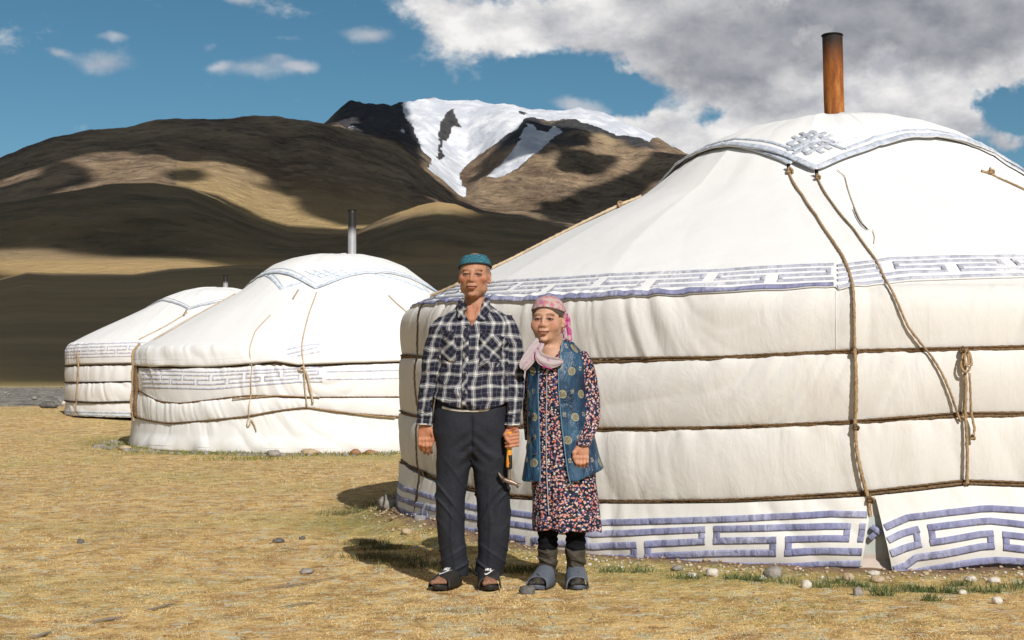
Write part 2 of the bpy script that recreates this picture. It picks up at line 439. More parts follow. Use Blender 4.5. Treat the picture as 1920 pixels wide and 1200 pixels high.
# far floor so that the land goes on to the horizon everywhere
a = np.linspace(0, 2 * np.pi, 65)[:-1]
fv = np.concatenate([np.stack([8990 * np.sin(a), 8990 * np.cos(a), a * 0 + 60], 1), np.stack([40000 * np.sin(a), 40000 * np.cos(a), a * 0 - 50], 1)])
tag(mesh_np('far_land', fv, grid_faces(64, 2, True), M_PLAIN), kind='structure')

# ---- gravel bed and meadow
th2 = np.radians(np.concatenate([np.arange(-180, -25, 2.5), np.arange(-25, 25, .22), np.arange(25, 180, 2.5)]))
def disc(name, r0, r1, nr, mat, extra=0.0):
    r = np.geomspace(r0, r1, nr); T, Q = np.meshgrid(th2, r)
    # the border between turf and gravel wanders
    x = Q * np.sin(T); y = Q * np.cos(T)
    z = gz(x, y) + extra + (Q > 60) * .05 * sstep(Q, 60, 100)
    if name == 'gravel_bed': z = z + 0.05 * fbm(x * .6, y * .6, 2, 4) * (1 - sstep(Q, 90, 101))
    return tag(mesh_np(name, np.stack([x, y, z], -1).reshape(-1, 3), grid_faces(len(th2), nr, True), mat), kind='structure')
def m_turf(g):
    p = g.pos(); x, y, z = g.sep(p)
    a = g.noise(p, 1.1, 4, .6); b = g.noise(g.scale(p, (1, .7, 1)), 6.0, 5, .65); c = g.noise(p, 45, 4, .7); d = g.noise(p, 0.35, 3, .5)
    e = g.noise(p, 16, 4, .6)
    col = g.ramp(b, [(.32, (.31, .17, .065)), (.44, (.52, .33, .13)), (.54, (.70, .475, .195)), (.68, (.80, .60, .29))])
    col = g.mix(g.smooth(a, .5, .68) * .5, col, (.46, .27, .11))
    q2 = g.noise(p, 4.5, 5, .66); q3 = g.noise(p, 9.0, 4, .66, dist=.4); col = g.mix(g.smooth(q2, .54, .62) * .7, col, (.42, .22, .10)); col = g.mix(g.smooth(q3, .54, .60) * .8, col, (.64, .60, .42)); col = g.mix(g.smooth(q3, .43, .37) * .7, col, (.32, .20, .09)); col = g.mix(g.smooth(d, .48, .60) * .25, col, (.46, .44, .15))
    col = g.mix(g.smooth(e, .56, .72) * .6, col, (.50, .46, .30))
    col = g.mix(g.smooth(c, .60, .76) * .55, col, (.26, .17, .08))
    # green where the ground holds water: round the big yurt and in a few patches
    ux, uy = x - YB[0], y - YB[1]
    rr_ = g.m('SQRT', ux * ux + uy * uy)
    ring = g.smooth(rr_, 4.5, 3.55) * g.smooth(e + a * .5, .55, .9)
    col = g.mix(ring * .75, col, (.20, .20, .06))
    vx, vy = x - YM[0], y - YM[1]
    rm = g.m('SQRT', vx * vx + vy * vy)
    col = g.mix(g.smooth(rm, 4.8, 3.5) * g.smooth(a, .4, .6) * .7, col, (.24, .24, .06))
    col = g.mix(g.smooth(d + (e - .5) * .5, .62, .72) * .4, col, (.36, .33, .12))
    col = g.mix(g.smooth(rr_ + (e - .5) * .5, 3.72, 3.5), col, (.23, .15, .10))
    return col, g.bump(c * .5 + e * 1.2 + b * .8, .035, .8)
def m_gravel(g):
    p = g.pos(); a = g.noise(p, .25, 4, .6); b = g.vor(p, 5.0, out='Color'); bx, by, bz = g.sep(b); h = g.vor(p, 5.0)
    col = g.ramp(bx * .7 + a * .3, [(.1, (.10, .095, .085)), (.5, (.24, .225, .195)), (.9, (.42, .39, .34))])
    x, y, z = g.sep(p)
    col = g.mix(g.smooth(y + (a - .5) * 20, 78, 90), col, (.45, .36, .20))
    return col, g.bump(1.0 - h, .12, 1.0)
M_TURF = material('meadow_turf', m_turf, .95, .12)
M_GRAV = material('gravel_bed', m_gravel, .9, .2)
disc('meadow', .4, 41, 330, M_TURF)
disc('gravel_bed', 41, 101, 60, M_GRAV)

# ------------------------------------------------------------------ clouds whose shadows lie on the hills
LITP = [[(-20, 345), (60, 320), (130, 300), (180, 285), (240, 280), (255, 290), (300, 292), (340, 300), (400, 298), (450, 310), (500, 322), (520, 345), (545, 362), (560, 390), (600, 410),
         (650, 428), (700, 420), (760, 396), (800, 380), (830, 379), (880, 392), (900, 404), (840, 408), (780, 418), (720, 428), (690, 434), (640, 437), (590, 440), (520, 420), (470, 404), (420, 376), (370, 352),
         (290, 345), (230, 343), (180, 350), (120, 362), (100, 350), (130, 330), (80, 330), (30, 345), (-20, 362)],
        [(365, 280), (395, 280), (392, 292), (370, 292)],
        [(-30, 470), (60, 468), (120, 476), (200, 486), (330, 486), (420, 505), (300, 522), (100, 525), (-30, 532)],
        [(272, 388), (330, 386), (345, 398), (320, 404), (285, 402)], [(190, 432), (330, 440), (300, 460), (220, 458)],
        [(752, 180), (1300, 180), (1300, 300), (1230, 290), (1190, 330), (1240, 330), (1310, 340), (1250, 400), (1180, 440), (1130, 440), (1060, 420), (990, 405), (900, 392), (872, 380), (840, 356), (806, 330), (800, 318), (806, 302), (786, 280), (776, 250), (760, 222)],
        [(1080, 420), (1160, 440), (1200, 470), (1150, 460)], [(620, 225), (650, 210), (680, 240), (640, 245)]]
DARKP = [[(70, 318), (120, 310), (168, 312), (180, 330), (160, 346), (100, 350)], [(310, 330), (360, 318), (400, 330), (380, 345), (330, 345)], [(985, 222), (1060, 232), (1150, 262), (1110, 262), (1000, 300), (960, 300), (925, 325), (880, 345), (900, 310), (970, 250)],
         [(1150, 330), (1230, 320), (1240, 340), (1160, 390), (1080, 395), (1090, 360)], [(1000, 385), (1090, 365), (1200, 380), (1240, 400), (1130, 420), (1040, 410)], [(480, 330), (510, 350), (490, 362), (470, 350)],
         [(1080, 280), (1180, 290), (1120, 320), (1040, 330)]]
wj = 13 * fbm(X / 200, Y / 200, 3, 4, .6); wk = 10 * fbm(X / 150, Y / 150, 8, 4, .6)
qx, qy = PX + wj, PY + wk
L = np.zeros(X.shape, bool)
for p in LITP: L |= inpoly(qx, qy, p)
for p in DARKP: L &= ~inpoly(qx, qy, p)
inside = (np.abs(TH) < R(23))
Lg = (fbm(X / 900, Y / 900, 4, 3) > 0.0)
L = np.where(inside, L, Lg) | (RR < 112) | (RR > 6400)
sh = (~L).astype(float)
# the back faces of a crest share its light
HC = 2600.0
s_ = (HC - Z) / math.tan(SUN_EL)
CX = X + SUN[0] / math.cos(SUN_EL) * s_; CY = Y + SUN[1] / math.cos(SUN_EL) * s_
cell = 22.0
x0, x1, y0, y1 = -3200, 4400, -5200, 4600
nx, ny = int((x1 - x0) / cell), int((y1 - y0) / cell)
tanel = (Z - CAM_H) / RR; vis = tanel >= np.maximum.accumulate(tanel, axis=0) - 2e-4
wgt = np.where(vis | ~inside, 1.0, .01) * (RR ** 2) * np.gradient(th)[None] * np.gradient(np.log(rr))[:, None]
ok = (Z / RR > 0) & (RR < 6500)
Hs, _, _ = np.histogram2d(CX[ok], CY[ok], bins=[nx, ny], range=[[x0, x1], [y0, y1]], weights=(wgt * sh)[ok])
Hw, _, _ = np.histogram2d(CX[ok], CY[ok], bins=[nx, ny], range=[[x0, x1], [y0, y1]], weights=wgt[ok])
def blur(a, n):
    for _ in range(n):
        a = (np.roll(a, 1, 0) + 2 * a + np.roll(a, -1, 0)) / 4
        a = (np.roll(a, 1, 1) + 2 * a + np.roll(a, -1, 1)) / 4
    return a
num, den = blur(Hs, 2), blur(Hw, 2)
n2_, d2_ = blur(Hs, 30), blur(Hw, 30)
base = np.where(d2_ > 1e-3, n2_ / np.maximum(d2_, 1e-3), 0)
cvr = np.where(den > 1, num / np.maximum(den, 1), base)
gx = x0 + (np.arange(nx) + .5) * cell; gy = y0 + (np.arange(ny) + .5) * cell
GX, GY = np.meshgrid(gx, gy, indexing='ij')
# the camp itself stands in the sun
cc = np.array([SUN[0], SUN[1]]) / math.cos(SUN_EL) * HC / math.tan(SUN_EL)
camp = np.hypot(GX - cc[0], GY - cc[1])
cvr = cvr * sstep(camp, 105, 135)
cvr = cvr * sstep(np.minimum(np.minimum(GX - x0, x1 - GX), np.minimum(GY - y0, y1 - GY)), 50, 300)
puffy = 0.5 + 0.5 * fbm(GX / 260, GY / 260, 1, 4)
top = HC + 4 + 38 * np.clip(cvr, 0, 1) * (.5 + puffy)
bot = HC - 18 * np.clip(cvr, 0, 1) - 6 * fbm(GX / 150, GY / 150, 7, 3) * cvr
keep = cvr > .12
kc = keep[:-1, :-1] | keep[1:, :-1] | keep[:-1, 1:] | keep[1:, 1:]
idx = np.arange(nx * ny).reshape(nx, ny)
a_, b_, c_, d_ = idx[:-1, :-1][kc], idx[1:, :-1][kc], idx[1:, 1:][kc], idx[:-1, 1:][kc]
fb = np.stack([a_, d_, c_, b_], 1)
used, inv = np.unique(fb, return_inverse=True); inv = inv.reshape(fb.shape)
fx, fy = GX.ravel()[used], GY.ravel()[used]
vb = np.stack([fx, fy, bot.ravel()[used]], 1); vt = np.stack([fx, fy, top.ravel()[used]], 1)
cv2 = cvr.ravel()[used]
# open edges are closed by the top meeting the bottom where the cloud is thinnest
thin = cv2 < .12
vt[thin, 2] = vb[thin, 2] + .5
def m_cloud(g):
    c = g.attr('cover')
    p = g.pos()
    d = g.smooth(c + (g.noise(p, .012, 5, .6) - .5) * .28, .40, .66)
    return {'Base Color': (.85, .86, .88), 'Alpha': d}
M_CLOUD = material('cloud_vapour', m_cloud, 1.0, 0.0)
tag(mesh_np('cloud_bank', np.concatenate([vb, vt]), np.concatenate([inv, inv[:, ::-1] + len(used)]), M_CLOUD,
            attrs={'cover': ('FLOAT', np.concatenate([cv2, cv2]))}),
    'broken grey cumulus bank drifting high over the hills and the plain', 'clouds', kind='stuff')
# ------------------------------------------------------------------ cloth, rope, metal
def stain(g, p, col, amount=.35, tint=(.62, .54, .42)):
    a = g.noise(g.scale(p, (1, 1, .45)), 1.6, 5, .6); b = g.noise(p, 7, 4, .6)
    return g.mix(g.smooth(a + (b - .5) * .3, .52, .75) * amount, col, tint)
def cloth(base, amount, tint, weave=1.0):
    def f(g):
        p = g.obj(); x, y, z = g.sep(p)
        c = stain(g, p, base, amount, tint)
        fine = g.noise(p, 260, 2, .6)
        c = g.mix(g.smooth(fine, .35, .8) * .10, c, tuple(k * .72 for k in base))
        # vertical runs left by rain
        run = g.noise(g.scale(p, (14, 14, .9)), 1.0, 4, .6)
        c = g.mix(g.smooth(run, .58, .8) * amount * .6, c, tuple(k * .8 for k in tint))
        dirt = g.smooth(z + (g.noise(p, 5, 4, .6) - .5) * .25, .24, .02)
        c = g.mix(dirt * .35, c, (.46, .40, .31))
        cr = g.noise(g.scale(p, (1, 1, .5)), 4.5, 5, .55, dist=.5)
        n = g.bump(cr, .022 * weave, .5)
        n = g.bump(g.noise(p, 320, 2, .5), .0012, .7, n)
        return c, n
    return f
M_WALL = material('canvas_cream', cloth((.71, .69, .655), .40, (.54, .47, .38), 1.5), .9, .15)
M_ROOF = material('canvas_white', cloth((.80, .795, .785), .12, (.66, .60, .50), .6), .9, .15)
M_CROWN = material('canvas_crown', cloth((.80, .795, .785), .05, (.70, .66, .58), .3), .9, .15)
M_SKIRT = material('canvas_skirt', cloth((.78, .77, .74), .22, (.60, .50, .36), .8), .9, .15)
M_UNDER = material('under_cloth_pale', cloth((.52, .56, .54), .25, (.50, .47, .42)), .9, .15)
M_UNDER2 = material('under_cloth_pink', cloth((.60, .50, .45), .45, (.48, .36, .26)), .9, .15)
M_SACK = material('torn_white_liner', cloth((.62, .64, .68), .1, (.5, .48, .45), 2.0), .8, .2)
def ribbon_mat(base, fade, amt):
    def f(g):
        p = g.obj()
        a = g.noise(p, 2.4, 4, .6); b = g.noise(p, 40, 3, .6)
        c = g.mix(g.smooth(a + (b - .5) * .25, .38, .72) * amt, base, fade)
        w = g.noise(g.scale(p, (1, 1, .45)), 17, 3, .55, dist=.6)
        c = g.mix(g.smooth(w, .46, .60) * .75, c, tuple(k * .72 for k in base))
        return c, g.bump(w, .022, 1.0)
    return f
M_BLUE = material('blue_ribbon', ribbon_mat((.235, .245, .40), (.43, .44, .56), .9), .8, .2)
M_BLUEF = material('faded_blue_ribbon', ribbon_mat((.47, .48, .56), (.67, .67, .70), .95), .85, .15)
M_BLUEP = material('pale_blue_trim', ribbon_mat((.50, .55, .64), (.64, .67, .73), .8), .85, .15)
M_BLUED = material('dark_blue_piping', lambda g: (.05, .06, .12), .8, .2)
M_BLUEV = material('very_faded_ribbon', ribbon_mat((.55, .56, .68), (.70, .70, .74), .9), .85, .15)
M_SKYB = material('sky_blue_print', ribbon_mat((.52, .62, .74), (.71, .75, .79), .9), .85, .15)
M_GREYB = material('grey_blue_print', ribbon_mat((.42, .46, .52), (.58, .60, .64), .8), .85, .15)
def m_rope(dark, light):
    def f(g):
        p = g.obj(); a = g.noise(p, 90, 4, .7); b = g.noise(p, 6, 3, .5)
        c = g.mix(g.smooth(a, .3, .7), dark, light)
        return g.mix(g.smooth(b, .5, .7) * .4, c, tuple(k * .6 for k in dark)), g.bump(a, .004, 1.0)
    return f
M_ROPE = material('horsehair_rope', m_rope((.085, .050, .026), (.27, .175, .092)), .95, .1)
M_ROPEL = material('tan_rope', m_rope((.24, .155, .085), (.52, .37, .21)), .95, .1)
M_ROPEP = material('pale_rope', m_rope((.42, .31, .20), (.70, .56, .38)), .95, .1)
M_ROPED = material('dark_rope', m_rope((.022, .015, .010), (.09, .058, .034)), .95, .1)
def m_rust(g):
    p = g.obj(); x, y, z = g.sep(p)
    a = g.noise(g.scale(p, (9, 9, 1.6)), 1.4, 5, .65); b = g.noise(p, 40, 4, .7); t = g.smooth(z, .25, .85)
    c = g.ramp(a, [(.3, (.10, .030, .010)), (.48, (.30, .095, .020)), (.62, (.46, .19, .045)), (.8, (.62, .38, .16))])
    c = g.mix(g.smooth(b, .5, .75) * .5, c, (.11, .045, .02))
    lead = g.attr('soot')
    c = g.mix(g.smooth(lead + (a - .5) * .45, .58, 1.0), c, (.022, .018, .017))
    return {'Base Color': c, 'Roughness': .75, 'Normal': g.bump(b, .004, .8)}
M_RUST = material('rusty_steel', m_rust, .75, .3, .15)
def m_tin(g):
    p = g.obj(); a = g.noise(g.scale(p, (6, 6, 2)), 2, 5, .6)
    c = g.mix(a, (.34, .34, .35), (.60, .60, .61))
    return {'Base Color': g.mix(g.smooth(g.attr('soot'), .5, .72), c, (.03, .026, .024)), 'Roughness': .45, 'Metallic': .35}
M_TIN = material('galvanised_steel', m_tin, .45, .5)
M_BLACK = material('soot_black', lambda g: (.012, .011, .011), .95, .1)

# ------------------------------------------------------------------ yurts
class Yurt:
    """surface of the tent: phi 0 faces the camera side, grows to the right; s runs up the profile"""
    def __init__(s, cx, cy, z0, Rad, prof, ropes, bulge=.04, fold=.010, seed=0.0):
        s.cx, s.cy, s.z0, s.R = cx, cy, z0, Rad
        p = np.array(prof, float)
        seg = np.concatenate([[0], np.cumsum(np.hypot(np.diff(p[:, 0]), np.diff(p[:, 1])))])
        q = np.linspace(0, seg[-1], 400)
        s.ss = q
        s.pr = np.interp(q, seg, p[:, 0]); s.pz = np.interp(q, seg, p[:, 1])
        k = np.ones(9) / 9
        pr = np.convolve(np.pad(s.pr, 4, 'edge'), k, 'valid'); pz = np.convolve(np.pad(s.pz, 4, 'edge'), k, 'valid')
        pr[-6:] = s.pr[-6:]; pz[:2] = s.pz[:2]
        s.pr, s.pz = pr, pz
        s.smax = q[-1]; s.bulge = bulge; s.fold = fold; s.seed = seed
        s.ropes = []
        for pts in ropes:                       # picture points of the horizontal girth ropes
            a = sorted(s.hit(px, py) for px, py in pts)
            s.ropes.append((np.array([k[0] for k in a]), np.array([k[1] for k in a])))
    def rope_s(s, i, phi):
        a, v = s.ropes[i]
        phi = (np.asarray(phi) + np.pi) % (2 * np.pi) - np.pi
        m = v.mean(); r = np.interp(phi, a, v)
        w = np.clip((np.abs(phi) - np.abs(a).max()) / .6, 0, 1)
        return r * (1 - w) + m * w
    def hit(s, px, py):
        d = np.array(ray(px, py), float); t = np.linspace(1, 60, 6000)
        X = d[0] * t - s.cx; Y = d[1] * t - s.cy; Zz = CAM_H + d[2] * t - s.z0
        rho = np.hypot(X, Y)
        order = np.argsort(s.pz); 
        rin = np.interp(Zz, s.pz[order], s.pr[order], right=0)
        ins = rho < rin
        if ins.any():
            i = np.argmax(ins)
        else:                                   # silhouette: nearest approach
            i = np.argmin(rho - rin)
        ph = math.atan2(X[i], -Y[i])
        k = np.argmin((s.pr - rho[i]) ** 2 + (s.pz - Zz[i]) ** 2)
        return ph, float(s.ss[k])
    def base(s, phi, q, off=0.0):
        r = np.interp(q, s.ss, s.pr); z = np.interp(q, s.ss, s.pz)
        dr = np.interp(q + .01, s.ss, s.pr) - np.interp(q - .01, s.ss, s.pr); dz_ = np.interp(q + .01, s.ss, s.pz) - np.interp(q - .01, s.ss, s.pz)
        L = np.hypot(dr, dz_) + 1e-9
        nr, nz_ = dz_ / L, -dr / L
        r = r + nr * off; z = z + nz_ * off
        return np.stack([r * np.sin(phi), -r * np.cos(phi), z], -1)
    def disp(s, phi, q):
        phi = np.asarray(phi, float); q = np.asarray(q, float)
        d = np.zeros(np.broadcast(phi, q).shape)
        sd = s.seed
        levels = [np.broadcast_to(s.rope_s(i, phi), d.shape) for i in range(len(s.ropes))]
        lv = sorted(range(len(levels)), key=lambda i: float(np.mean(levels[i])))
        edges = [np.zeros(d.shape)] + [levels[i] for i in lv] + [np.full(d.shape, s.eave + .10)]
        for k in range(len(edges) - 1):
            lo, hi = edges[k], edges[k + 1]
            f = np.clip((q - lo) / np.maximum(hi - lo, .02), 0, 1)
            inside = (q >= lo) & (q <= hi)
            shape = np.clip(np.sin(np.pi * f ** 1.25), 0, 1) ** .55 if k else np.clip(1 - f, 0, 1) ** .5 * 0.35 * np.clip(1 - (1 - f) ** 4, 0, 1)
            if k == len(edges) - 2: shape = np.clip(np.sin(np.pi * f ** .9), 0, 1) ** .6 * .6
            amp = s.bulge * (1 + .3 * vnoise(phi * 2.2 + k * 5, k * 3.1 + sd))
            d = d + np.where(inside, shape * amp, 0)
            # gathers fan out from the ropes
            near = np.exp(-np.minimum(q - lo, 9) / .10) * (k > 0) * .5 + np.exp(-(hi - q) / .11) * (k < len(edges) - 1)
            sl = vnoise(phi * 2.3 + 3 * k, sd + k) * 1.1
            gth = np.abs(vnoise(phi * s.R * 11 + sl * q * 9, q * 2.0 + 11 * k, sd))
            big = np.abs(vnoise(phi * s.R * 3.1 + sl * q * 5, q * 1.4 + 5 * k, sd + 7))
            d = d + np.where(inside, (gth * near * .9 + big * .8 - .35) * s.fold * np.clip(shape * 3 + .25, 0, 1), 0)
        roof = sstep(q, s.eave + .02, s.eave + .5)
        d = d + roof * .012 * vnoise(phi * s.R * 1.2, q * 1.3, sd + 3) + roof * .006 * np.abs(vnoise(phi * s.R * 3 + q, q * 1.1, sd + 9))
        # long slack creases down the roof
        d = d + roof * .010 * (1 - np.abs(vnoise(phi * 3.2 + .35 * q, .5, sd))) ** 8
        return d
    warp = None
    def surf(s, phi, q, off=0.0):
        phi, q = np.broadcast_arrays(np.asarray(phi, float), np.asarray(q, float))
        if s.warp: phi = s.warp(phi, q)
        return s.base(phi, q, s.disp(phi, q) + off)
    def sheet(s, name, mat, root, q0, q1, nphi, ns, phi0=-math.pi, phi1=math.pi, off=0.0, thick=.006, extra=None, hem=None):
        """a cloth of the tent between two levels (numbers or functions of phi), with a turned lower edge"""
        closed = abs((phi1 - phi0) - 2 * math.pi) < 1e-6
        ph = np.linspace(phi0, phi1, nphi, endpoint=not closed)
        lo = q0(ph) if callable(q0) else np.full(nphi, q0); hi = q1(ph) if callable(q1) else np.full(nphi, q1)
        f = np.linspace(0, 1, ns)
        Q = lo[None] + (hi - lo)[None] * f[:, None]; P = np.broadcast_to(ph[None], Q.shape)
        o = np.full(Q.shape, off) + (extra(P, Q) if extra else 0)
        V = s.surf(P, Q, o)
        inner = s.surf(P[:1], Q[:1] + .004, o[:1] - thick)
        inner2 = s.surf(P[:1], Q[:1] + .10, o[:1] - thick * 1.5)
        V = np.concatenate([inner2, inner, V], 0)
        return mesh_np(name, V.reshape(-1, 3), grid_faces(nphi, ns + 2, closed), mat, root)
    def ribbon(s, name, mat, root, pts, width, off=.006, step=.02, extra=None):
        """a flat tape sewn on: pts are (phi, s) corner points"""
        P = [np.array(pts[0], float)]
        for a, b in zip(pts[:-1], pts[1:]):
            a, b = np.array(a, float), np.array(b, float)
            rl = np.interp((a[1] + b[1]) / 2, s.ss, s.pr)
            L = math.hypot((b[0] - a[0]) * rl, b[1] - a[1]); n = max(1, int(L / step))
            for k in range(1, n + 1): P.append(a + (b - a) * k / n)
        P = np.array(P)
        if len(P) < 2: return None
        rl = np.interp(P[:, 1], s.ss, s.pr)
        T = np.gradient(P, axis=0); tx = T[:, 0] * rl; ty = T[:, 1]; L = np.hypot(tx, ty) + 1e-9
        nx_, ny_ = -ty / L, tx / L
        rows = []
        for w, o in ((-.5, -.003), (-.5, off * .8), (-.25, off + .003), (0, off + .001), (.25, off + .003), (.5, off * .8), (.5, -.003)):
            ww = w * width
            ph = P[:, 0] + nx_ * ww / rl; q = P[:, 1] + ny_ * ww
            pk = .0022 * vnoise(P[:, 0] * rl * 30, q * 12, 4.4) if 0 < abs(w) < .4 or w == 0 else 0
            oo = o + pk + (extra(ph, q) if extra else 0)
            rows.append(s.surf(ph, q, oo))
        V = np.stack(rows, 0)
        return mesh_np(name, V.reshape(-1, 3), grid_faces(len(P), len(rows))[:, ::-1], mat, root)
    def tube(s, name, mat, root, P, r, twist=40.0, lobes=3, seg=8, depth=.28):
        return rope_mesh(name, mat, root, P, r, twist, lobes, seg, depth)
    def rope(s, name, mat, root, pts, r, off=None, step=.012, twist=55.0, fuzz=0.0):
        """rope lying on the tent along (phi, s) points"""
        P = [np.array(pts[0], float)]
        for a, b in zip(pts[:-1], pts[1:]):
            a, b = np.array(a, float), np.array(b, float)
            rl = np.interp((a[1] + b[1]) / 2, s.ss, s.pr)
            n = max(1, int(math.hypot((b[0] - a[0]) * rl, b[1] - a[1]) / step))
            for k in range(1, n + 1): P.append(a + (b - a) * k / n)
        P = np.array(P)
        if len(pts) > 2:
            for _ in range(10): P[1:-1] = (P[:-2] + 2 * P[1:-1] + P[2:]) / 4
        o = np.full(len(P), r * .9 if off is None else off)
        V = s.surf(P[:, 0], P[:, 1], 0.0)
        B = s.base(P[:, 0], P[:, 1], 0.0)
        # rope bridges the hollows
        h = s.disp(P[:, 0], P[:, 1]); hs = h.copy()
        for _ in range(12): hs = np.maximum(h, (np.roll(hs, 1) + hs + np.roll(hs, -1)) / 3) if len(hs) > 3 else hs
        V = s.base(P[:, 0], P[:, 1], hs + o)
        return rope_mesh(name, mat, root, V, r, twist)

def rope_mesh(name, mat, root, P, r, twist=55.0, lobes=3, seg=9, depth=.18):
    P = np.asarray(P, float); T = np.gradient(P, axis=0); T /= np.linalg.norm(T, axis=1)[:, None] + 1e-9
    up = np.array([.13, .21, .97]); A = np.cross(T, up); bad = np.linalg.norm(A, axis=1) < .2
    A[bad] = np.cross(T[bad], [1, .1, .05]); A /= np.linalg.norm(A, axis=1)[:, None]; B = np.cross(T, A)
    L = np.concatenate([[0], np.cumsum(np.linalg.norm(np.diff(P, axis=0), axis=1))])
    a = np.linspace(0, 2 * np.pi, seg, endpoint=False)
    rad = (r if np.isscalar(r) else np.asarray(r)[:, None]) * (1 - depth / 2 + depth * np.cos(lobes * (a[None] + L[:, None] * twist / 1.0 / lobes * 2)))
    rad = rad * (1 + .12 * vnoise(L * 30, 1.0)[:, None])
    V = P[:, None] + rad[..., None] * (np.cos(a)[None, :, None] * A[:, None] + np.sin(a)[None, :, None] * B[:, None])
    o = mesh_np(name, V.reshape(-1, 3), grid_faces(seg, len(P), True), mat, root)
    return o
def smooth_path(pts, step=.01):
    pts = np.array(pts, float); n = len(pts); out = []
    for i in range(n - 1):
        p0, p1, p2, p3 = pts[max(i - 1, 0)], pts[i], pts[i + 1], pts[min(i + 2, n - 1)]
        k = max(2, int(np.linalg.norm(p2 - p1) / step))
        for j in range(k):
            t = j / k
            out.append(.5 * (2 * p1 + (p2 - p0) * t + (2 * p0 - 5 * p1 + 4 * p2 - p3) * t * t + (3 * p1 - p0 - 3 * p2 + p3) * t ** 3))
    out.append(pts[-1]); return np.array(out)
def knot(mat, root, c, n, r=.009, size=.022, seed=0):
    """a small tied knot: a rope wound on itself about the point c"""
    t = np.linspace(0, 2 * np.pi, 60)
    n = np.array(n, float); n /= np.linalg.norm(n); a = np.cross(n, [0, 0, 1.0]); a /= np.linalg.norm(a) + 1e-9; b = np.cross(n, a)
    x = (np.sin(t) + 2 * np.sin(2 * t)) / 3; y = (np.cos(t) - 2 * np.cos(2 * t)) / 3; z = -np.sin(3 * t)
    P = np.array(c)[None] + size * (x[:, None] * a + y[:, None] * b) + size * .45 * z[:, None] * n + n * r
    return rope_mesh('knot', mat, root, P, r, 120)
def meander(y, mat, root, phi_lo, phi_hi, qrow, width, gap, half, start, extra=None, name='ribbon', ends=None, off=.006, solid_mat=None):
    """key-pattern tapes: five rows; qrow(k, phi) gives the level of a row"""
    def rib(pts, k=None):
        P = []
        for (a, ka), (b, kb) in zip(pts[:-1], pts[1:]):
            n = max(1, int(abs(b - a) / .02))
            for j in range(n + (1 if (b, kb) == pts[-1] else 0)):
                t = j / n; ph = a + (b - a) * t
                P.append((ph, (1 - t) * qrow(ka, ph) + t * qrow(kb, ph)))
        return y.ribbon(name, mat, root, P, width, off=off, extra=extra)
    hw = width / 2 / y.R
    for k in (0, 4): rib([(phi_lo, k), (phi_hi, k)])
    Pd = 2 * half
    n0 = int(math.floor((phi_lo - start) / Pd)) - 1
    for n in range(n0, n0 + int((phi_hi - phi_lo) / Pd) + 4):
        a = start + n * Pd
        g_ = gap / 2
        segs = [[(a + g_, 2), (a + g_, 1), (a + Pd - g_, 1), (a + Pd - g_, 2)],      # upper hook
                [(a + g_, 2), (a + half - g_, 2), (a + half - g_, 3), (a - half + g_ + 0, 3), (a - half + g_, 2)],
                ]
        segs = [[(a + g_, 2), (a + g_, 1), (a + Pd - g_, 1)], [(a + Pd - g_, 1), (a + Pd - g_, 2), (a + half + g_, 2), (a + half + g_, 3)],
                [(a + g_, 2), (a + half - g_, 2), (a + half - g_, 3)], [(a + half - g_, 3), (a - half + g_, 3)]]
        for sg in segs:
            # clip to the cloth
            c = [(min(max(p, phi_lo), phi_hi), k) for p, k in sg]
            out = []
            for (p, k), (pc, kc) in zip(sg, c):
                out.append((pc, k))
            keep = []
            for (p1, k1), (p2, k2), (o1, _), (o2, _) in zip(out[:-1], out[1:], sg[:-1], sg[1:]):
                if k1 != k2 and abs(o1 - p1) > 1e-6: continue
                if k1 == k2 and abs(p1 - p2) < 1e-4: continue
                keep.append(((p1, k1), (p2, k2)))
            for (p1, k1), (p2, k2) in keep:
                if k1 == k2:
                    ex = 0 if abs(p2 - p1) < 1e-6 else math.copysign(hw, p2 - p1)
                    e1 = p1 - (ex if phi_lo < p1 < phi_hi else 0); e2 = p2 + (ex if phi_lo < p2 < phi_hi else 0)
                    rib([(e1, k1), (e2, k2)])
                else:
                    d = .5 * width; lo_, hi_ = (k1, k2) if k1 < k2 else (k2, k1)
                    q1 = qrow(lo_, p1) + (qrow(hi_, p1) - qrow(lo_, p1)) * 0.0; q2 = qrow(hi_, p1)
                    sg_ = math.copysign(1, q2 - q1)
                    if abs(q2 - q1) > width: y.ribbon(name, mat, root, [(p1, q1 + sg_ * d * .95), (p1, q2 - sg_ * d * .95)], width, off=off, extra=extra)
def pipe(name, x, y_, z0, z1, r, mat, lean=(0, 0), seg=28, collar=None):
    root = empty(name, (x, y_, z0))
    H = z1 - z0
    n = 24; a = np.linspace(0, 2 * np.pi, seg, endpoint=False); zz = np.linspace(0, H, n)
    rings = []; soot = []
    for z in zz:
        dr = .002 * vnoise(a * 2, z * 3)
        rings.append(np.stack([(r + dr) * np.cos(a) + lean[0] * z, (r + dr) * np.sin(a) + lean[1] * z, a * 0 + z], 1)); soot += [z / H] * seg
    for rz in ((r * .90, H), (r * .88, H - .5)):
        rings.append(np.stack([rz[0] * np.cos(a) + lean[0] * rz[1], rz[0] * np.sin(a) + lean[1] * rz[1], a * 0 + rz[1]], 1)); soot += [1.2] * seg
    o = mesh_np('pipe', np.concatenate(rings), grid_faces(seg, n + 2, True), mat, root, attrs={'soot': ('FLOAT', soot)})
    ring = []; t = np.linspace(0, 2 * np.pi, 40)
    P = np.stack([(r + .003) * np.cos(t) + lean[0] * (H - .01), (r + .003) * np.sin(t) + lean[1] * (H - .01), t * 0 + H - .01], 1)
    rope_mesh('rim', M_BLACK, root, P, .005, 0, 1, 6, 0)
    return root

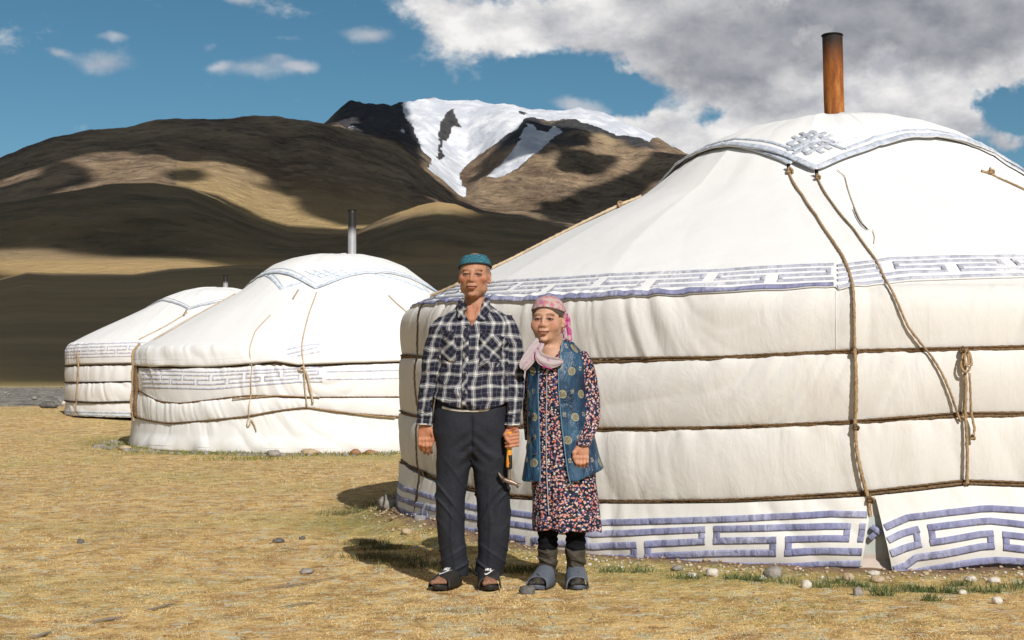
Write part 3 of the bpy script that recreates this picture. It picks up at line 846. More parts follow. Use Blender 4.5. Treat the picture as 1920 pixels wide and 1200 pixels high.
# ---------------- the big yurt
PB = [(3.40, 0.00), (3.42, .10), (3.43, .45), (3.43, 1.20), (3.435, 1.44), (3.425, 1.53), (3.39, 1.585), (3.30, 1.64), (3.12, 1.73), (2.5, 2.02), (1.9, 2.305), (1.56, 2.47), (1.38, 2.61), (1.2, 2.76), (1.0, 2.885), (.7, 3.005), (.35, 3.075), (0.0, 3.10)]
YBz = 0.0
big_ropes = [[(768, 668), (900, 676), (1120, 680), (1340, 672), (1590, 660), (1920, 653)],
             [(770, 778), (850, 792), (960, 800), (1120, 807), (1340, 803), (1600, 794), (1800, 780), (1920, 778)],
             [(765, 868), (800, 888), (835, 904), (960, 930), (1130, 941), (1370, 937), (1620, 927), (1810, 905), (1920, 909)]]
Yurt.eave = 1.50
yb = Yurt(YB[0], YB[1], YBz, 3.43, PB, big_ropes, .036, .028, 1.0)
yb.eave = 1.55
rb = empty('yurt', (YB[0], YB[1], YBz))
tag(rb, 'biggest white yurt behind the couple, blue key pattern tapes on roof hem and skirt', 'yurt', 'white yurts of the camp')
H = yb.hit
print('HITS', H(775, 578), H(1560, 541), H(1920, 523), H(757, 600), H(1530, 333), H(1195, 375), H(1915, 326), H(1478, 322), H(1130, 975), H(1130, 1062), H(1632, 950), H(1300,500))
# levels along phi from picture points
def level(y, pts, default=None):
    a = sorted(y.hit(px, py) for px, py in pts); A = np.array([k[0] for k in a]); S = np.array([k[1] for k in a])
    return lambda ph: np.interp(ph, A, S)
hem = level(yb, [(775, 578), (830, 574), (900, 573), (1000, 570), (1120, 567), (1340, 556), (1565, 543)])
hemR = level(yb, [(1566, 550), (1700, 532), (1920, 523)])
seam = H(1567, 545)[0]
def hem_all(ph): return np.where(ph < seam, hem(ph), hemR(ph))
yb.sheet('wall_cover', M_WALL, rb, 0.22, lambda ph: hem_all(ph) + .06, 1500, 110)
yb.sheet('under_cloth', M_UNDER, rb, 0.055, .31, 900, 14, off=.006)
yb.sheet('ground_cloth', M_UNDER2, rb, -.07, .10, 900, 16, off=.006 , extra=lambda P, Q: .13 * (1 - sstep(Q, -.05, .055)) * sstep(P, -.85, -.6) * (1 + .35 * vnoise(P * 7, 3)) + .02 * np.abs(vnoise(P * 9, Q * 3)) * (Q < .06) + .010 * np.abs(vnoise(P * 40, 2)) * (Q < .06))
yb.sheet('roof_cover', M_ROOF, rb, hem_all, lambda ph: ph * 0 + 4.3, 1300, 130, off=.014, thick=.010)
# seam of the wall cloth
s0 = H(1567, 549); s1 = H(1568, 660)
yb.rope('seam', M_WALL, rb, [s0, s1], .0022, off=.001, twist=0)
# skirt: two cloths that part to the right of the middle
sk_top = lambda ph: yb.rope_s(2, ph) - .01
hemL = level(yb, [(746, 972), (752, 990), (775, 1008), (820, 1028), (880, 1040), (1000, 1055), (1100, 1062), (1200, 1066), (1400, 1063), (1620, 1055)])
hemS = level(yb, [(1640, 1072), (1660, 1078), (1690, 1072), (1740, 1062), (1800, 1052), (1860, 1050), (1920, 1052)])
phL = H(1628, 990)[0]; phR = H(1650, 990)[0]
flare = lambda P, Q: .030 + .035 * sstep(yb.rope_s(2, P) - Q, 0, .35) + .010 * vnoise(P * 14, Q * 2, 3) * sstep(yb.rope_s(2, P) - Q, .05, .35)
flareR = lambda P, Q: flare(P, Q) + .03 * np.exp(-((P - phR) / .03) ** 2) * sstep(yb.rope_s(2, P) - Q, 0, .3)
back = math.pi * 2 + phR
phT = H(1637, 950)[0]
def warpL(P, Q):
    k = np.clip((yb.rope_s(2, P) - Q) / .40, 0, 1.1); return P + (-(phT - H(1615, 1040)[0]) * k) * np.exp(-np.abs(P - phL) / .10)
def warpR(P, Q):
    k = np.clip((yb.rope_s(2, P) - Q) / .42, 0, 1.1); return P + ((H(1668, 1040)[0] - phT) * k) * np.exp(-np.abs(P - phR) / .12)
phL = phT - .001; phR = phT + .002
yb.warp = warpL
yb.sheet('skirt', M_SKIRT, rb, lambda ph: np.where(ph < -1.5, hemL(ph * 0 - 1.4), hemL(ph)), sk_top, 900, 40, phi0=-math.pi, phi1=phL, off=0, extra=flare, thick=.006)
yb.warp = warpR
yb.sheet('skirt', M_SKIRT, rb, hemS, sk_top, 500, 40, phi0=phR, phi1=math.pi, off=0, extra=flareR, thick=.006)
yb.warp = None
rowB = [level(yb, p) for p in (
    [(752, 906), (800, 925), (870, 943), (960, 958), (1130, 978), (1340, 972), (1560, 963), (1626, 962)],
    [(750, 925), (800, 946), (870, 964), (960, 980), (1130, 999), (1340, 990), (1560, 984), (1626, 984)],
    [(749, 944), (800, 966), (870, 986), (960, 1002), (1130, 1018), (1340, 1010), (1560, 1005), (1626, 1006)],
    [(748, 963), (800, 988), (870, 1008), (960, 1024), (1130, 1037), (1340, 1032), (1560, 1028), (1626, 1029)])]
rowBl = lambda k, ph: float(rowB[k](ph)) if k < 4 else float(hemL(ph)) + .018
hw = H(1340, 1010)[0] - H(1216, 1010)[0]
st = H(1102, 1010)[0]
yb.warp = warpL
meander(yb, M_BLUE, rb, H(746, 960)[0] + .01, phL - .004, rowBl, .037, .055 / 3.43 * 1.6, hw, st, extra=flare)
yb.warp = None
rowR = [level(yb, p) for p in (
    [(1645, 985), (1690, 968), (1760, 958), (1840, 950), (1920, 956)], [(1650, 1010), (1690, 992), (1760, 984), (1840, 974), (1920, 980)],
    [(1656, 1032), (1690, 1016), (1760, 1008), (1840, 996), (1920, 1003)], [(1662, 1055), (1690, 1038), (1760, 1030), (1840, 1020), (1920, 1026)])]
rowRl = lambda k, ph: float(rowR[k](ph)) if k < 4 else float(hemS(ph)) + .018
yb.warp = warpR
meander(yb, M_BLUE, rb, phR + .004, 1.15, rowRl, .037, .055 / 3.43 * 1.6, hw, H(1718, 1000)[0], extra=flareR)
yb.warp = None
# blue tapes on the roof hem
def rowT(k, ph):
    h = float(hem_all(np.array(ph)))
    return h + (.022, .088, .142, .200, .255)[4 - k]if k != 4 else h + .022
def rowT(k, ph):
    h = float(hem_all(np.array(ph)))
    return h + {4: .022, 3: .098, 2: .165, 1: .235, 0: .300}[k]
up = lambda P, Q: .014
meander(yb, M_BLUEF, rb, -1.42, seam - .003, rowT, .030, .055 / 3.43 * 2, .115, H(1450, 520)[0] - .115, extra=up, off=.006)
meander(yb, M_BLUEF, rb, seam + .003, 1.2, rowT, .030, .055 / 3.43 * 2, .115, H(1665, 510)[0], extra=up, off=.006)
yb.ribbon('ribbon', M_BLUE, rb, [(p, rowT(4, p)) for p in np.linspace(-1.42, seam - .004, 60)], .038, extra=lambda P, Q: .017)
# crown cover: two square cloths, one over the other
TIP = H(1530, 333); TIP2 = H(1478, 322); TIPR = H(1915, 326); TIPR2 = H(1835, 327)
smax = yb.smax
def square(tip_phi, lead, sag=.0, ndir=4):
    """distance from the apex to the cloth's edge"""
    def f(ph):
        a = (np.asarray(ph) - tip_phi + np.pi / ndir) % (2 * np.pi / ndir) - np.pi / ndir
        return lead * math.cos(math.pi / 4) / np.cos(np.pi / 4 - np.abs(a)) * (1 + sag * np.abs(np.sin(2 * a)) ** 1.0)
    return f
lead1 = smax - TIP[1]; lead2 = smax - TIP2[1]
eR = square(TIP[0], lead1, .02); e2 = square(TIP2[0] , lead2 * .985, .06)
def crown(name, edge, mat, off, n=900, m=60):
    ph = np.linspace(-np.pi, np.pi, n, endpoint=False); f = np.linspace(1, 0.0, m)
    D = edge(ph)[None] * f[:, None]; P = np.broadcast_to(ph[None], D.shape)
    lift = off + .018 * np.exp(-(edge(ph)[None] - D) / .10) * (.5 + .5 * np.abs(vnoise(P * 5, off * 100)))
    V = yb.surf(P, smax - D, lift)
    low = yb.surf(P[:1], smax - D[:1] + .006, lift[:1] - .010)
    V = np.concatenate([low, V])
    return mesh_np(name, V.reshape(-1, 3), grid_faces(n, m + 1, True), mat, rb), lift
crown('crown_cover', e2, M_CROWN, .024); c1, _ = crown('crown_cover', eR, M_CROWN, .040)
def edge_tape(edge, back_, width, mat, off, lo=-2.4, hi=2.4, skip=None, n=500, name='trim'):
    ph = np.linspace(lo, hi, n)
    P = [(p, smax - (float(edge(p)) - back_)) for p in ph if not (skip and skip[0] < p < skip[1])]
    lift = lambda a, q: off + .018 * math.exp(-back_ / .10) * (.5 + .5 * np.abs(vnoise(a * 5, (off - .002) * 100)))
    if skip:
        for side in (0, 1):
            Q = [p for p in P if (p[0] <= skip[0]) == (side == 0)]
            yb.ribbon(name, mat, rb, Q, width, off=.004, extra=lift, step=.03)
    else: yb.ribbon(name, mat, rb, P, width, off=.004, extra=lift, step=.03)
T0 = TIP[0]
edge_tape(eR, .030, .048, M_BLUEP, .042)
edge_tape(eR, .120, .024, M_BLUEP, .042, skip=(T0 - .13, T0 + .13))
edge_tape(e2, .028, .038, M_BLUEP, .026); pass
edge_tape(e2, .100, .018, M_BLUEP, .026)
# the tape makes a notch round the front tip
def cr(dphi, back_): return (T0 + dphi, smax - (lead1 - back_))
nd = .13
bl = lead1 - float(eR(T0 + nd)) + .120
yb.ribbon('trim', M_BLUEP, rb, [cr(-nd, bl), cr(-.085, bl + .05), cr(-.03, bl + .115), cr(0, bl + .12), cr(.03, bl + .115), cr(.085, bl + .05), cr(nd, bl)], .024, off=.004, extra=lambda a, q: .046, step=.02)
# endless-knot emblem
cx_, cs_ = H(1521, 281)
ec = smax - cs_
def em(u, v):           # metres across, metres up the cloth
    d = ec - v; return (cx_ + u / float(np.interp(smax - ec, yb.ss, yb.pr)), smax - d)
kk = .047
def seg_em(a, b):
    f = lambda q: em((q[0] + q[1]) * kk, (q[0] - q[1]) * kk * 1.05)
    yb.ribbon('emblem_tape', M_GREYB, rb, [f(a), f(b)], .034, off=.004, extra=lambda p, q: .044, step=.015)
for i in (-1.5, -.5, .5, 1.5):
    k = 1.85 if abs(i) > 1 else 2.5
    seg_em((i, -k), (i, k)); seg_em((-k, i), (k, i))
# girth ropes
for i, rr_ in enumerate((.0115, .0105, .011)):
    ph = np.linspace(-math.pi, math.pi, 160)
    yb.rope('rope', M_ROPE, rb, [(p, float(yb.rope_s(i, p))) for p in ph], rr_, off=rr_ * .55)
    yb.rope('rope', M_ROPE, rb, [(p, float(yb.rope_s(i, p)) + .014 + .006 * math.sin(p * 7 + i)) for p in np.linspace(-1.6, 1.6, 90)], .0065, off=.009)
def lay(y, pts, **kw): return [y.hit(px, py) for px, py in pts]
def tie(y, name, mat, root, pts, r, **kw): return y.rope(name, mat, root, lay(y, pts), r, **kw)
tie(yb, 'rope', M_ROPEL, rb, [(1481, 333), (1505, 372), (1530, 412), (1560, 458), (1580, 490), (1593, 520), (1600, 560), (1601, 610), (1602, 660)], .0095, off=.022)
tie(yb, 'rope', M_ROPEL, rb, [(1602, 655), (1604, 700), (1604, 760), (1602, 800), (1606, 850), (1616, 895), (1628, 935), (1630, 965)], .0115, off=.034)
tie(yb, 'rope', M_ROPEL, rb, [(1534, 345), (1560, 388), (1600, 440), (1640, 495), (1665, 545), (1700, 612), (1740, 662), (1760, 700), (1780, 745), (1797, 788)], .0072, off=.022)
tie(yb, 'rope', M_ROPEL, rb, [(1797, 655), (1803, 720), (1805, 790), (1807, 850), (1809, 907)], .0095, off=.034)
tie(yb, 'rope', M_ROPEL, rb, [(1798, 662), (1790, 676), (1791, 690), (1800, 702), (1811, 690), (1813, 672), (1806, 660)], .008, off=.055)
tie(yb, 'rope', M_ROPEL, rb, [(1802, 655), (1796, 672), (1803, 694), (1808, 680), (1804, 662)], .008, off=.065)
tie(yb, 'rope', M_ROPEL, rb, [(1808, 700), (1811, 740), (1815, 775), (1822, 805), (1816, 818)], .007, off=.045)
tie(yb, 'rope', M_ROPEL, rb, [(1835, 327), (1856, 333), (1885, 348), (1920, 366)], .009, off=.02)
tie(yb, 'rope', M_ROPEP, rb, [(1204, 372), (1165, 387), (1100, 414), (1000, 467), (924, 508), (860, 540), (810, 562)], .012, off=.03)
tie(yb, 'rope', M_ROPED, rb, [(806, 578), (803, 620), (801, 680), (803, 760), (806, 820), (803, 880), (798, 930), (792, 975), (789, 1012)], .0075, off=.055)
tie(yb, 'string', M_ROPEP, rb, [(1570, 327), (1584, 336), (1590, 360), (1600, 390), (1608, 410), (1618, 430), (1628, 441)], .0028, off=.022)
tie(yb, 'string', M_ROPED, rb, [(1600, 399), (1606, 415), (1614, 430), (1625, 440)], .0035, off=.025)
tie(yb, 'string', M_ROPEP, rb, [(1636, 442), (1640, 455), (1638, 467)], .0022, off=.02)
for (px, py), m_, sz in (((1483, 332), M_ROPEL, .024), ((1534, 345), M_ROPEL, .018), ((1852, 331), M_ROPEL, .024), ((1163, 386), M_ROPEL, .026), ((1602, 658), M_ROPE, .020), ((1630, 938), M_ROPE, .020), ((1801, 657), M_ROPE, .022), ((1808, 905), M_ROPE, .014), ((1604, 800), M_ROPE, .016), ((1804, 780), M_ROPEL, .016), ((803, 890), M_ROPED, .016), ((1816, 822), M_ROPEL, .012)):
    ph, q = H(px, py); c = yb.surf(ph, q, .03); n = np.array([math.sin(ph), -math.cos(ph), .4])
    knot(m_, rb, c, n, .008, sz)
for px, py in ((1481, 326), (1532, 338)):
    ph, q = H(px, py); c = yb.surf(ph, q, .045)
    rope_mesh('loop', M_BLACK, rb, np.array([c + np.array([0, 0, .02]), c, c + np.array([.003, -.01, -.03])]), .014, 0, 1, 8, 0)
# loose corner of the inner tape behind the parting skirt
a0 = H(1636, 990)
for k, (p, q) in enumerate((((1632, 985), (1652, 1000)), ((1630, 1008), (1640, 1000)))):
    yb.ribbon('ribbon', M_BLUE, rb, [H(*p), H(*q)], .032, extra=lambda P, Q: .030)
# torn white liner hanging out at the left foot of the wall
yb.sheet('liner', M_SACK, rb, lambda ph: -.05 + .05 * vnoise(ph * 30, 2), .13, 80, 14, phi0=H(783, 1000)[0], phi1=H(842, 1000)[0], off=.06, extra=lambda P, Q: .05 * vnoise(P * 22, Q * 9) + .05 * (1 - sstep(Q, 0, .12)))
# chimney
c_ = 11.85
px0 = (1569 - 960) / FPX * c_
sp = pipe('stovepipe', px0, c_, 3.02, CAM_H + (700 - 60) / FPX * c_ * 1.0, .080, M_RUST, lean=(-.022, .0))
tag(sp, 'tall rusty stovepipe with sooty top standing on the big yurt roof', 'stovepipe', 'stovepipes of the yurts')

# ---------------- the yurt in the middle
PM = [(3.22, 0.0), (3.20, .35), (3.17, 1.1), (3.16, 1.34), (3.14, 1.44), (3.07, 1.52), (2.85, 1.65), (2.35, 1.93), (1.95, 2.15), (1.53, 2.39), (1.27, 2.59), (1.02, 2.775), (.72, 2.89), (.42, 2.95), (0, 2.97)]
ym = Yurt(YM[0], YM[1], .0, 3.17, PM, [[(265, 688), (340, 690), (430, 687), (520, 681), (560, 688), (700, 681), (765, 679)], [(265, 732), (300, 752), (340, 757), (400, 750), (470, 742), (560, 745), (765, 745)],
     [(265, 785), (320, 794), (400, 788), (470, 780), (520, 770), (576, 764), (660, 776), (765, 783)]], .032, .034, 5.0)
ym.eave = 1.42
rm = empty('yurt', (YM[0], YM[1], .0))
tag(rm, 'middle white yurt with baggy wall cloth and faint lavender band, grey stovepipe on top', 'yurt', 'white yurts of the camp')
HM = ym.hit
print('HM', HM(265, 688), HM(600, 590), HM(500, 850), HM(592, 547))
ym.sheet('wall_cover', M_ROOF, rm, -.03, 1.5, 1100, 90, extra=lambda P, Q: .05 * (1 - sstep(Q, 0, .25)) * (1 + vnoise(P * 12, 3)))
ym.sheet('roof_cover', M_CROWN, rm, lambda ph: ym.rope_s(0, ph) + .01 - .01 * vnoise(ph * 8, 2), 4.1, 1000, 100, off=.02, extra=lambda P, Q: .02 * sstep(ym.rope_s(0, P) + .16 - Q, 0, .12))
for i, r_ in enumerate((.015, .014, .015)):
    ym.rope('rope', M_ROPED if i == 0 else M_ROPE, rm, [(p, float(ym.rope_s(i, p))) for p in np.linspace(-math.pi, math.pi, 160)], r_, step=.03, off=.012)
rowM = [level(ym, p) for p in ([(265, 693), (400, 697), (560, 690), (700, 683), (765, 683)], [(265, 701), (400, 705), (560, 696), (700, 692), (765, 691)], [(265, 709), (400, 713), (560, 703), (700, 699), (765, 698)], [(265, 717), (400, 721), (560, 709), (700, 707), (765, 705)], [(265, 725), (400, 730), (560, 716), (700, 714), (765, 712)])]
meander(ym, M_BLUEV, rm, HM(270, 700)[0], HM(605, 700)[0], lambda k, ph: float(rowM[k](ph)), .024, .02, .085, HM(400, 700)[0], extra=lambda P, Q: .001, off=.004)
for k in (0, 2, 4):
    ym.ribbon('ribbon', M_BLUEV, rm, [(p, float(rowM[k](p)) + .03) for p in np.linspace(HM(612, 700)[0], 1.0, 30)], .018, off=.003)
for k in range(3):
    ym.ribbon('ribbon', M_BLUEV, rm, lay(ym, [(470 + 20 * k, 682 - 0 * k), (540, 672 - 7 * k), (600, 661 - 7 * k)][0 if k == 0 else 1:]) , .03, off=.022)
smM = ym.smax; TM = HM(592, 546)
def crown2(y, root, sm, tip, mat, tape, off=.035, lead=None, n=600, turn=0.0):
    lead = lead or sm - tip[1]
    e = square(tip[0] + turn, lead, .03)
    ph = np.linspace(-np.pi, np.pi, n, endpoint=False); f = np.linspace(1, 0, 40)
    D = e(ph)[None] * f[:, None]; P = np.broadcast_to(ph[None], D.shape)
    V = y.surf(P, sm - D, off); low = y.surf(P[:1], sm - D[:1] + .006, off - .012)
    mesh_np('crown_cover', np.concatenate([low, V]).reshape(-1, 3), grid_faces(n, 41, True), mat, root)
    for bk, w in tape[1:]:
        y.ribbon('trim', tape[0], root, [(p, sm - (float(e(p)) - bk)) for p in np.linspace(-2.2, 2.2, 260)], w, off=.004, extra=lambda a, q: off, step=.05)
    return e
M_T2 = HM(545, 548)
crown2(ym, rm, smM, (M_T2[0], M_T2[1]), M_CROWN, (M_SKYB, (.03, .04), (.10, .02)), .022, turn=-.1)
crown2(ym, rm, smM, TM, M_CROWN, (M_SKYB, (.03, .05), (.12, .022)), .045)
ecx, ecs = HM(605, 519)
for i in range(-1, 2):
    for sg in (-1, 1):
        a = (ecx + (i * .12 - .12) / 1.0, ecs - sg * .10); b = (ecx + (i * .12 + .12) / 1.0, ecs + sg * .10)
        ym.ribbon('emblem_tape', M_SKYB, rm, [a, b], .018, extra=lambda P, Q: .046)
for pts, r_, mt in (([(594, 552), (580, 590), (568, 640), (568, 665), (572, 690), (573, 730), (577, 762)], .010, M_ROPEP),
                ([(508, 596), (480, 625), (472, 650), (476, 690), (474, 740), (470, 780)], .008, M_ROPEP),
                ([(728, 558), (745, 575), (765, 592)], .010, M_ROPEP), ([(560, 548), (550, 565)], .010, M_ROPEL),
                ([(443, 555), (400, 578), (330, 620), (290, 640)], .010, M_ROPEP), ([(570, 688), (578, 705), (584, 735), (588, 755)], .016, M_ROPEP),
                ([(560, 690), (568, 700), (578, 690), (566, 686), (562, 696)], .010, M_ROPEP), ([(470, 780), (464, 792), (466, 804), (472, 796), (472, 782), (480, 795), (483, 808)], .009, M_ROPEP),
                ([(576, 764), (640, 772), (700, 780), (740, 784)], .012, M_ROPEL), ([(440, 748), (520, 742), (600, 745)], .010, M_ROPEL)):
    tie(ym, 'rope', mt, rm, pts, r_, off=.03, step=.02)
tie(ym, 'rope', M_ROPE, rm, [(262, 685), (261, 730), (260, 780)], .035, off=.02, step=.02)
tie(ym, 'rope', M_ROPEL, rm, [(258, 640), (258, 690), (257, 740), (259, 790)], .020, off=.05, step=.02)
cM = 23.75
sp = pipe('stovepipe', (659.5 - 960) / FPX * cM, cM, 2.86, CAM_H + (700 - 393) / FPX * cM, .066, M_TIN, lean=(-.002, 0))
tag(sp, 'straight galvanised stovepipe with black top on the middle yurt', 'stovepipe', 'stovepipes of the yurts')

# ---------------- the yurt at the far left
PF = [(3.209, 0.0), (3.19, 0.4), (3.18, 1.2), (3.171, 1.38), (3.132, 1.48), (3.008, 1.57), (2.483, 1.84), (1.91, 2.12), (1.432, 2.36), (1.146, 2.52), (0.764, 2.66), (0.382, 2.74), (0.0, 2.76)]
FZ = .22
yf = Yurt(YF[0], YF[1], FZ, 3.18, PF, [[(128, 686), (180, 685), (255, 683)], [(128, 718), (180, 717), (255, 715)], [(127, 752), (180, 755), (255, 753)]], .034, .030, 9.0)
yf.eave = 1.5
rf = empty('yurt', (YF[0], YF[1], FZ))
tag(rf, 'farthest white yurt at the far left, partly behind the middle yurt', 'yurt', 'white yurts of the camp')
HF = yf.hit
yf.sheet('wall_cover', M_ROOF, rf, -.02, 1.5, 700, 60)
yf.sheet('roof_cover', M_CROWN, rf, lambda ph: yf.rope_s(0, ph) + .02, 3.9, 700, 70, off=.02)
for i in range(3):
    yf.rope('rope', M_ROPED, rf, [(p, float(yf.rope_s(i, p))) for p in np.linspace(-math.pi, math.pi, 120)], .022, step=.05, off=.015)
rowF = lambda k, ph: float(yf.rope_s(0, ph)) + {4: .17, 3: .235, 2: .30, 1: .365, 0: .43}[k]
meander(yf, M_BLUEV, rf, -1.4, .9, rowF, .026, .02, .09, -.2, extra=lambda P, Q: .02, off=.004)
for k in (0, 1):
    yf.ribbon('ribbon', M_SKYB, rf, [(p, .03 + .06 * k) for p in np.linspace(-1.2, .9, 60)], .03, off=.006)
TF = HF(354, 585)
crown2(yf, rf, yf.smax, TF, M_CROWN, (M_GREYB, (.03, .05), (.12, .022)), .04)
for pts, r_, mt in (([(150, 660), (153, 690), (150, 740), (144, 780)], .018, M_ROPEL), ([(352, 590), (330, 603), (290, 625), (262, 640)], .012, M_ROPEP), ([(350, 586), (345, 596)], .02, M_ROPEL)):
    tie(yf, 'rope', mt, rf, pts, r_, off=.035, step=.04)
cF = 33.1
sp = pipe('stovepipe', (422 - 960) / FPX * cF, cF, 2.86, CAM_H + (700 - 516) / FPX * cF, .055, M_TIN)
tag(sp, 'short stovepipe with black sooty top on the farthest yurt', 'stovepipe', 'stovepipes of the yurts')
# ------------------------------------------------------------------ figures: distance fields turned into one skin
def smin(a, b, k):
    if k <= 0: return np.minimum(a, b)
    h = np.clip(.5 + .5 * (b - a) / k, 0, 1)
    return b * (1 - h) + a * h - k * h * (1 - h)
class Field:
    def __init__(s, xs, ys, zs):
        s.x, s.y, s.z = [np.asarray(a, np.float32) for a in (xs, ys, zs)]
        s.d = np.full((len(xs), len(ys), len(zs)), .06, np.float32)
        s.c = np.zeros(3)
    def view(s, lo, hi, m):
        sl = tuple(slice(int(np.searchsorted(a, l - m)), int(np.searchsorted(a, h + m)) + 1) for a, l, h in zip((s.x, s.y, s.z), lo, hi))
        return sl, s.x[sl[0]][:, None, None], s.y[sl[1]][None, :, None], s.z[sl[2]][None, None, :]
    def add(s, f, lo, hi, k=.012, m=.04):
        sl, X, Y, Z = s.view(lo, hi, m)
        if min(s.d[sl].shape) == 0: return
        s.d[sl] = smin(s.d[sl], f(X, Y, Z), k)
    def cut(s, f, lo, hi, k=.008, m=.03):
        sl, X, Y, Z = s.view(lo, hi, m)
        if min(s.d[sl].shape) == 0: return
        s.d[sl] = -smin(-s.d[sl], f(X, Y, Z), k)
    def shift(s, f, lo, hi):
        sl, X, Y, Z = s.view(lo, hi, 0)
        s.d[sl] = s.d[sl] + f(X, Y, Z)
    # shapes
    def cap(s, a, b, ra, rb, k=.012, cut=False):
        a, b = np.array(a, float), np.array(b, float); r = max(ra, rb)
        ab = b - a; L2 = ab @ ab + 1e-12
        def f(X, Y, Z):
            t = np.clip(((X - a[0]) * ab[0] + (Y - a[1]) * ab[1] + (Z - a[2]) * ab[2]) / L2, 0, 1)
            return np.sqrt((X - a[0] - t * ab[0]) ** 2 + (Y - a[1] - t * ab[1]) ** 2 + (Z - a[2] - t * ab[2]) ** 2) - (ra + (rb - ra) * t)
        (s.cut if cut else s.add)(f, np.minimum(a, b) - r, np.maximum(a, b) + r, k)
    def ell(s, c, r, k=.012, rot=None, cut=False):
        c = np.array(c, float); r = np.array(r, float)
        def f(X, Y, Z):
            x, y, z = X - c[0], Y - c[1], Z - c[2]
            if rot is not None: x, y, z = (rot[0][0]*x + rot[0][1]*y + rot[0][2]*z, rot[1][0]*x + rot[1][1]*y + rot[1][2]*z, rot[2][0]*x + rot[2][1]*y + rot[2][2]*z)
            k0 = np.sqrt((x/r[0])**2 + (y/r[1])**2 + (z/r[2])**2); k1 = np.sqrt((x/r[0]**2)**2 + (y/r[1]**2)**2 + (z/r[2]**2)**2)
            return k0 * (k0 - 1) / (k1 + 1e-6)
        R_ = r if rot is None else np.full(3, r.max())
        (s.cut if cut else s.add)(f, c - R_, c + R_, k)
    def path(s, pts, k=.01):
        for (a, ra), (b, rb_) in zip(pts[:-1], pts[1:]): s.cap(a, b, ra, rb_, k)
    def mesh(s):
        F = s.d; nx, ny, nz = F.shape
        ins = F < 0
        cnt = np.zeros((nx-1, ny-1, nz-1), np.int8)
        for i in (0, 1):
            for j in (0, 1):
                for k in (0, 1): cnt += ins[i:nx-1+i, j:ny-1+j, k:nz-1+k]
        act = np.argwhere((cnt > 0) & (cnt < 8))
        I, J, K = act.T
        P = np.zeros((len(I), 3)); W = np.zeros(len(I))
        ax = (s.x, s.y, s.z); off = [(i, j, k) for i in (0, 1) for j in (0, 1) for k in (0, 1)]
        for a in off:
            for d in range(3):
                if a[d]: continue
                b = list(a); b[d] = 1
                Fa = F[I+a[0], J+a[1], K+a[2]].astype(float); Fb = F[I+b[0], J+b[1], K+b[2]].astype(float)
                c = (Fa < 0) != (Fb < 0)
                t = np.where(c, Fa / np.where(c, Fa - Fb, 1), 0)
                ia = (I+a[0], J+a[1], K+a[2]); ib = (I+b[0], J+b[1], K+b[2])
                for q in range(3):
                    pa = ax[q][ia[q]]; pb = ax[q][ib[q]]
                    P[:, q] += np.where(c, pa + (pb - pa) * t, 0)
                W += c
        P /= W[:, None]
        ids = np.full(cnt.shape, -1, np.int32); ids[I, J, K] = np.arange(len(I))
        faces = []
        for d in range(3):
            sl0 = [slice(None)] * 3; sl1 = [slice(None)] * 3; sl0[d] = slice(0, -1); sl1[d] = slice(1, None)
            e = np.argwhere(ins[tuple(sl0)] != ins[tuple(sl1)])
            u, v = [q for q in range(3) if q != d]
            e = e[(e[:, u] > 0) & (e[:, v] > 0) & (e[:, u] < F.shape[u]-1) & (e[:, v] < F.shape[v]-1)]
            def at(du, dv):
                q = e.copy(); q[:, u] += du; q[:, v] += dv; return ids[q[:, 0], q[:, 1], q[:, 2]]
            f = np.stack([at(-1, -1), at(0, -1), at(0, 0), at(-1, 0)], 1)
            flip = ins[e[:, 0], e[:, 1], e[:, 2]]
            if d == 1: flip = ~flip
            f[~flip] = f[~flip][:, ::-1]
            faces.append(f)
        return P, np.concatenate(faces)
def tab(pts, cols, n=200):
    pts = np.array(sorted(pts), float); z = np.linspace(pts[0, 0], pts[-1, 0], n)
    out = [z]
    for c in range(1, cols):
        v = np.interp(z, pts[:, 0], pts[:, c])
        k = max(3, n // 25) | 1
        v = np.convolve(np.pad(v, k // 2, 'edge'), np.ones(k) / k, 'valid'); out.append(v)
    return out
def loft(pts, p=2.2):
    """rows (z, cx, cy, a, b)"""
    z, cx, cy, a, b = tab(pts, 5)
    def f(X, Y, Z):
        Zc = Z
        ax_, bx = np.interp(Zc, z, a), np.interp(Zc, z, b)
        x = np.abs(X - np.interp(Zc, z, cx)) / ax_; y = np.abs(Y - np.interp(Zc, z, cy)) / bx
        q = (x ** p + y ** p) ** (1 / p)
        d = (q - 1) * (np.minimum(ax_, bx) * .75 + .25 * np.maximum(ax_, bx))
        return np.maximum(d, np.maximum(z[0] - Z, Z - z[-1]))
    f.z, f.cx, f.cy, f.a, f.b = z, cx, cy, a, b
    f.lo = (float((cx - a).min()), float((cy - b).min()), z[0]); f.hi = (float((cx + a).max()), float((cy + b).max()), z[-1])
    return f
def add_loft(F, f, k=.012): F.add(f, f.lo, f.hi, k, .05)
def wrap_uv(P, comps):
    """cloth coordinates: distance round the nearest limb, and height"""
    D = np.stack([c(P[:, 0], P[:, 1], P[:, 2]) for c in comps], 1); w = D.argmin(1)
    uv = np.zeros((len(P), 3))
    for i, c in enumerate(comps):
        m = w == i
        x = P[m, 0] - np.interp(P[m, 2], c.z, c.cx); y = P[m, 1] - np.interp(P[m, 2], c.z, c.cy)
        a_, b_ = np.interp(P[m, 2], c.z, c.a), np.interp(P[m, 2], c.z, c.b)
        ang = np.arctan2(x / a_, -y / b_)
        uv[m, 0] = ang * float(np.mean(c.a) * .5 + np.mean(c.b) * .5) + i * .031; uv[m, 1] = P[m, 2]; uv[m, 2] = i
    return uv
def axes_(lo, hi, st): return np.arange(lo, hi + st, st)
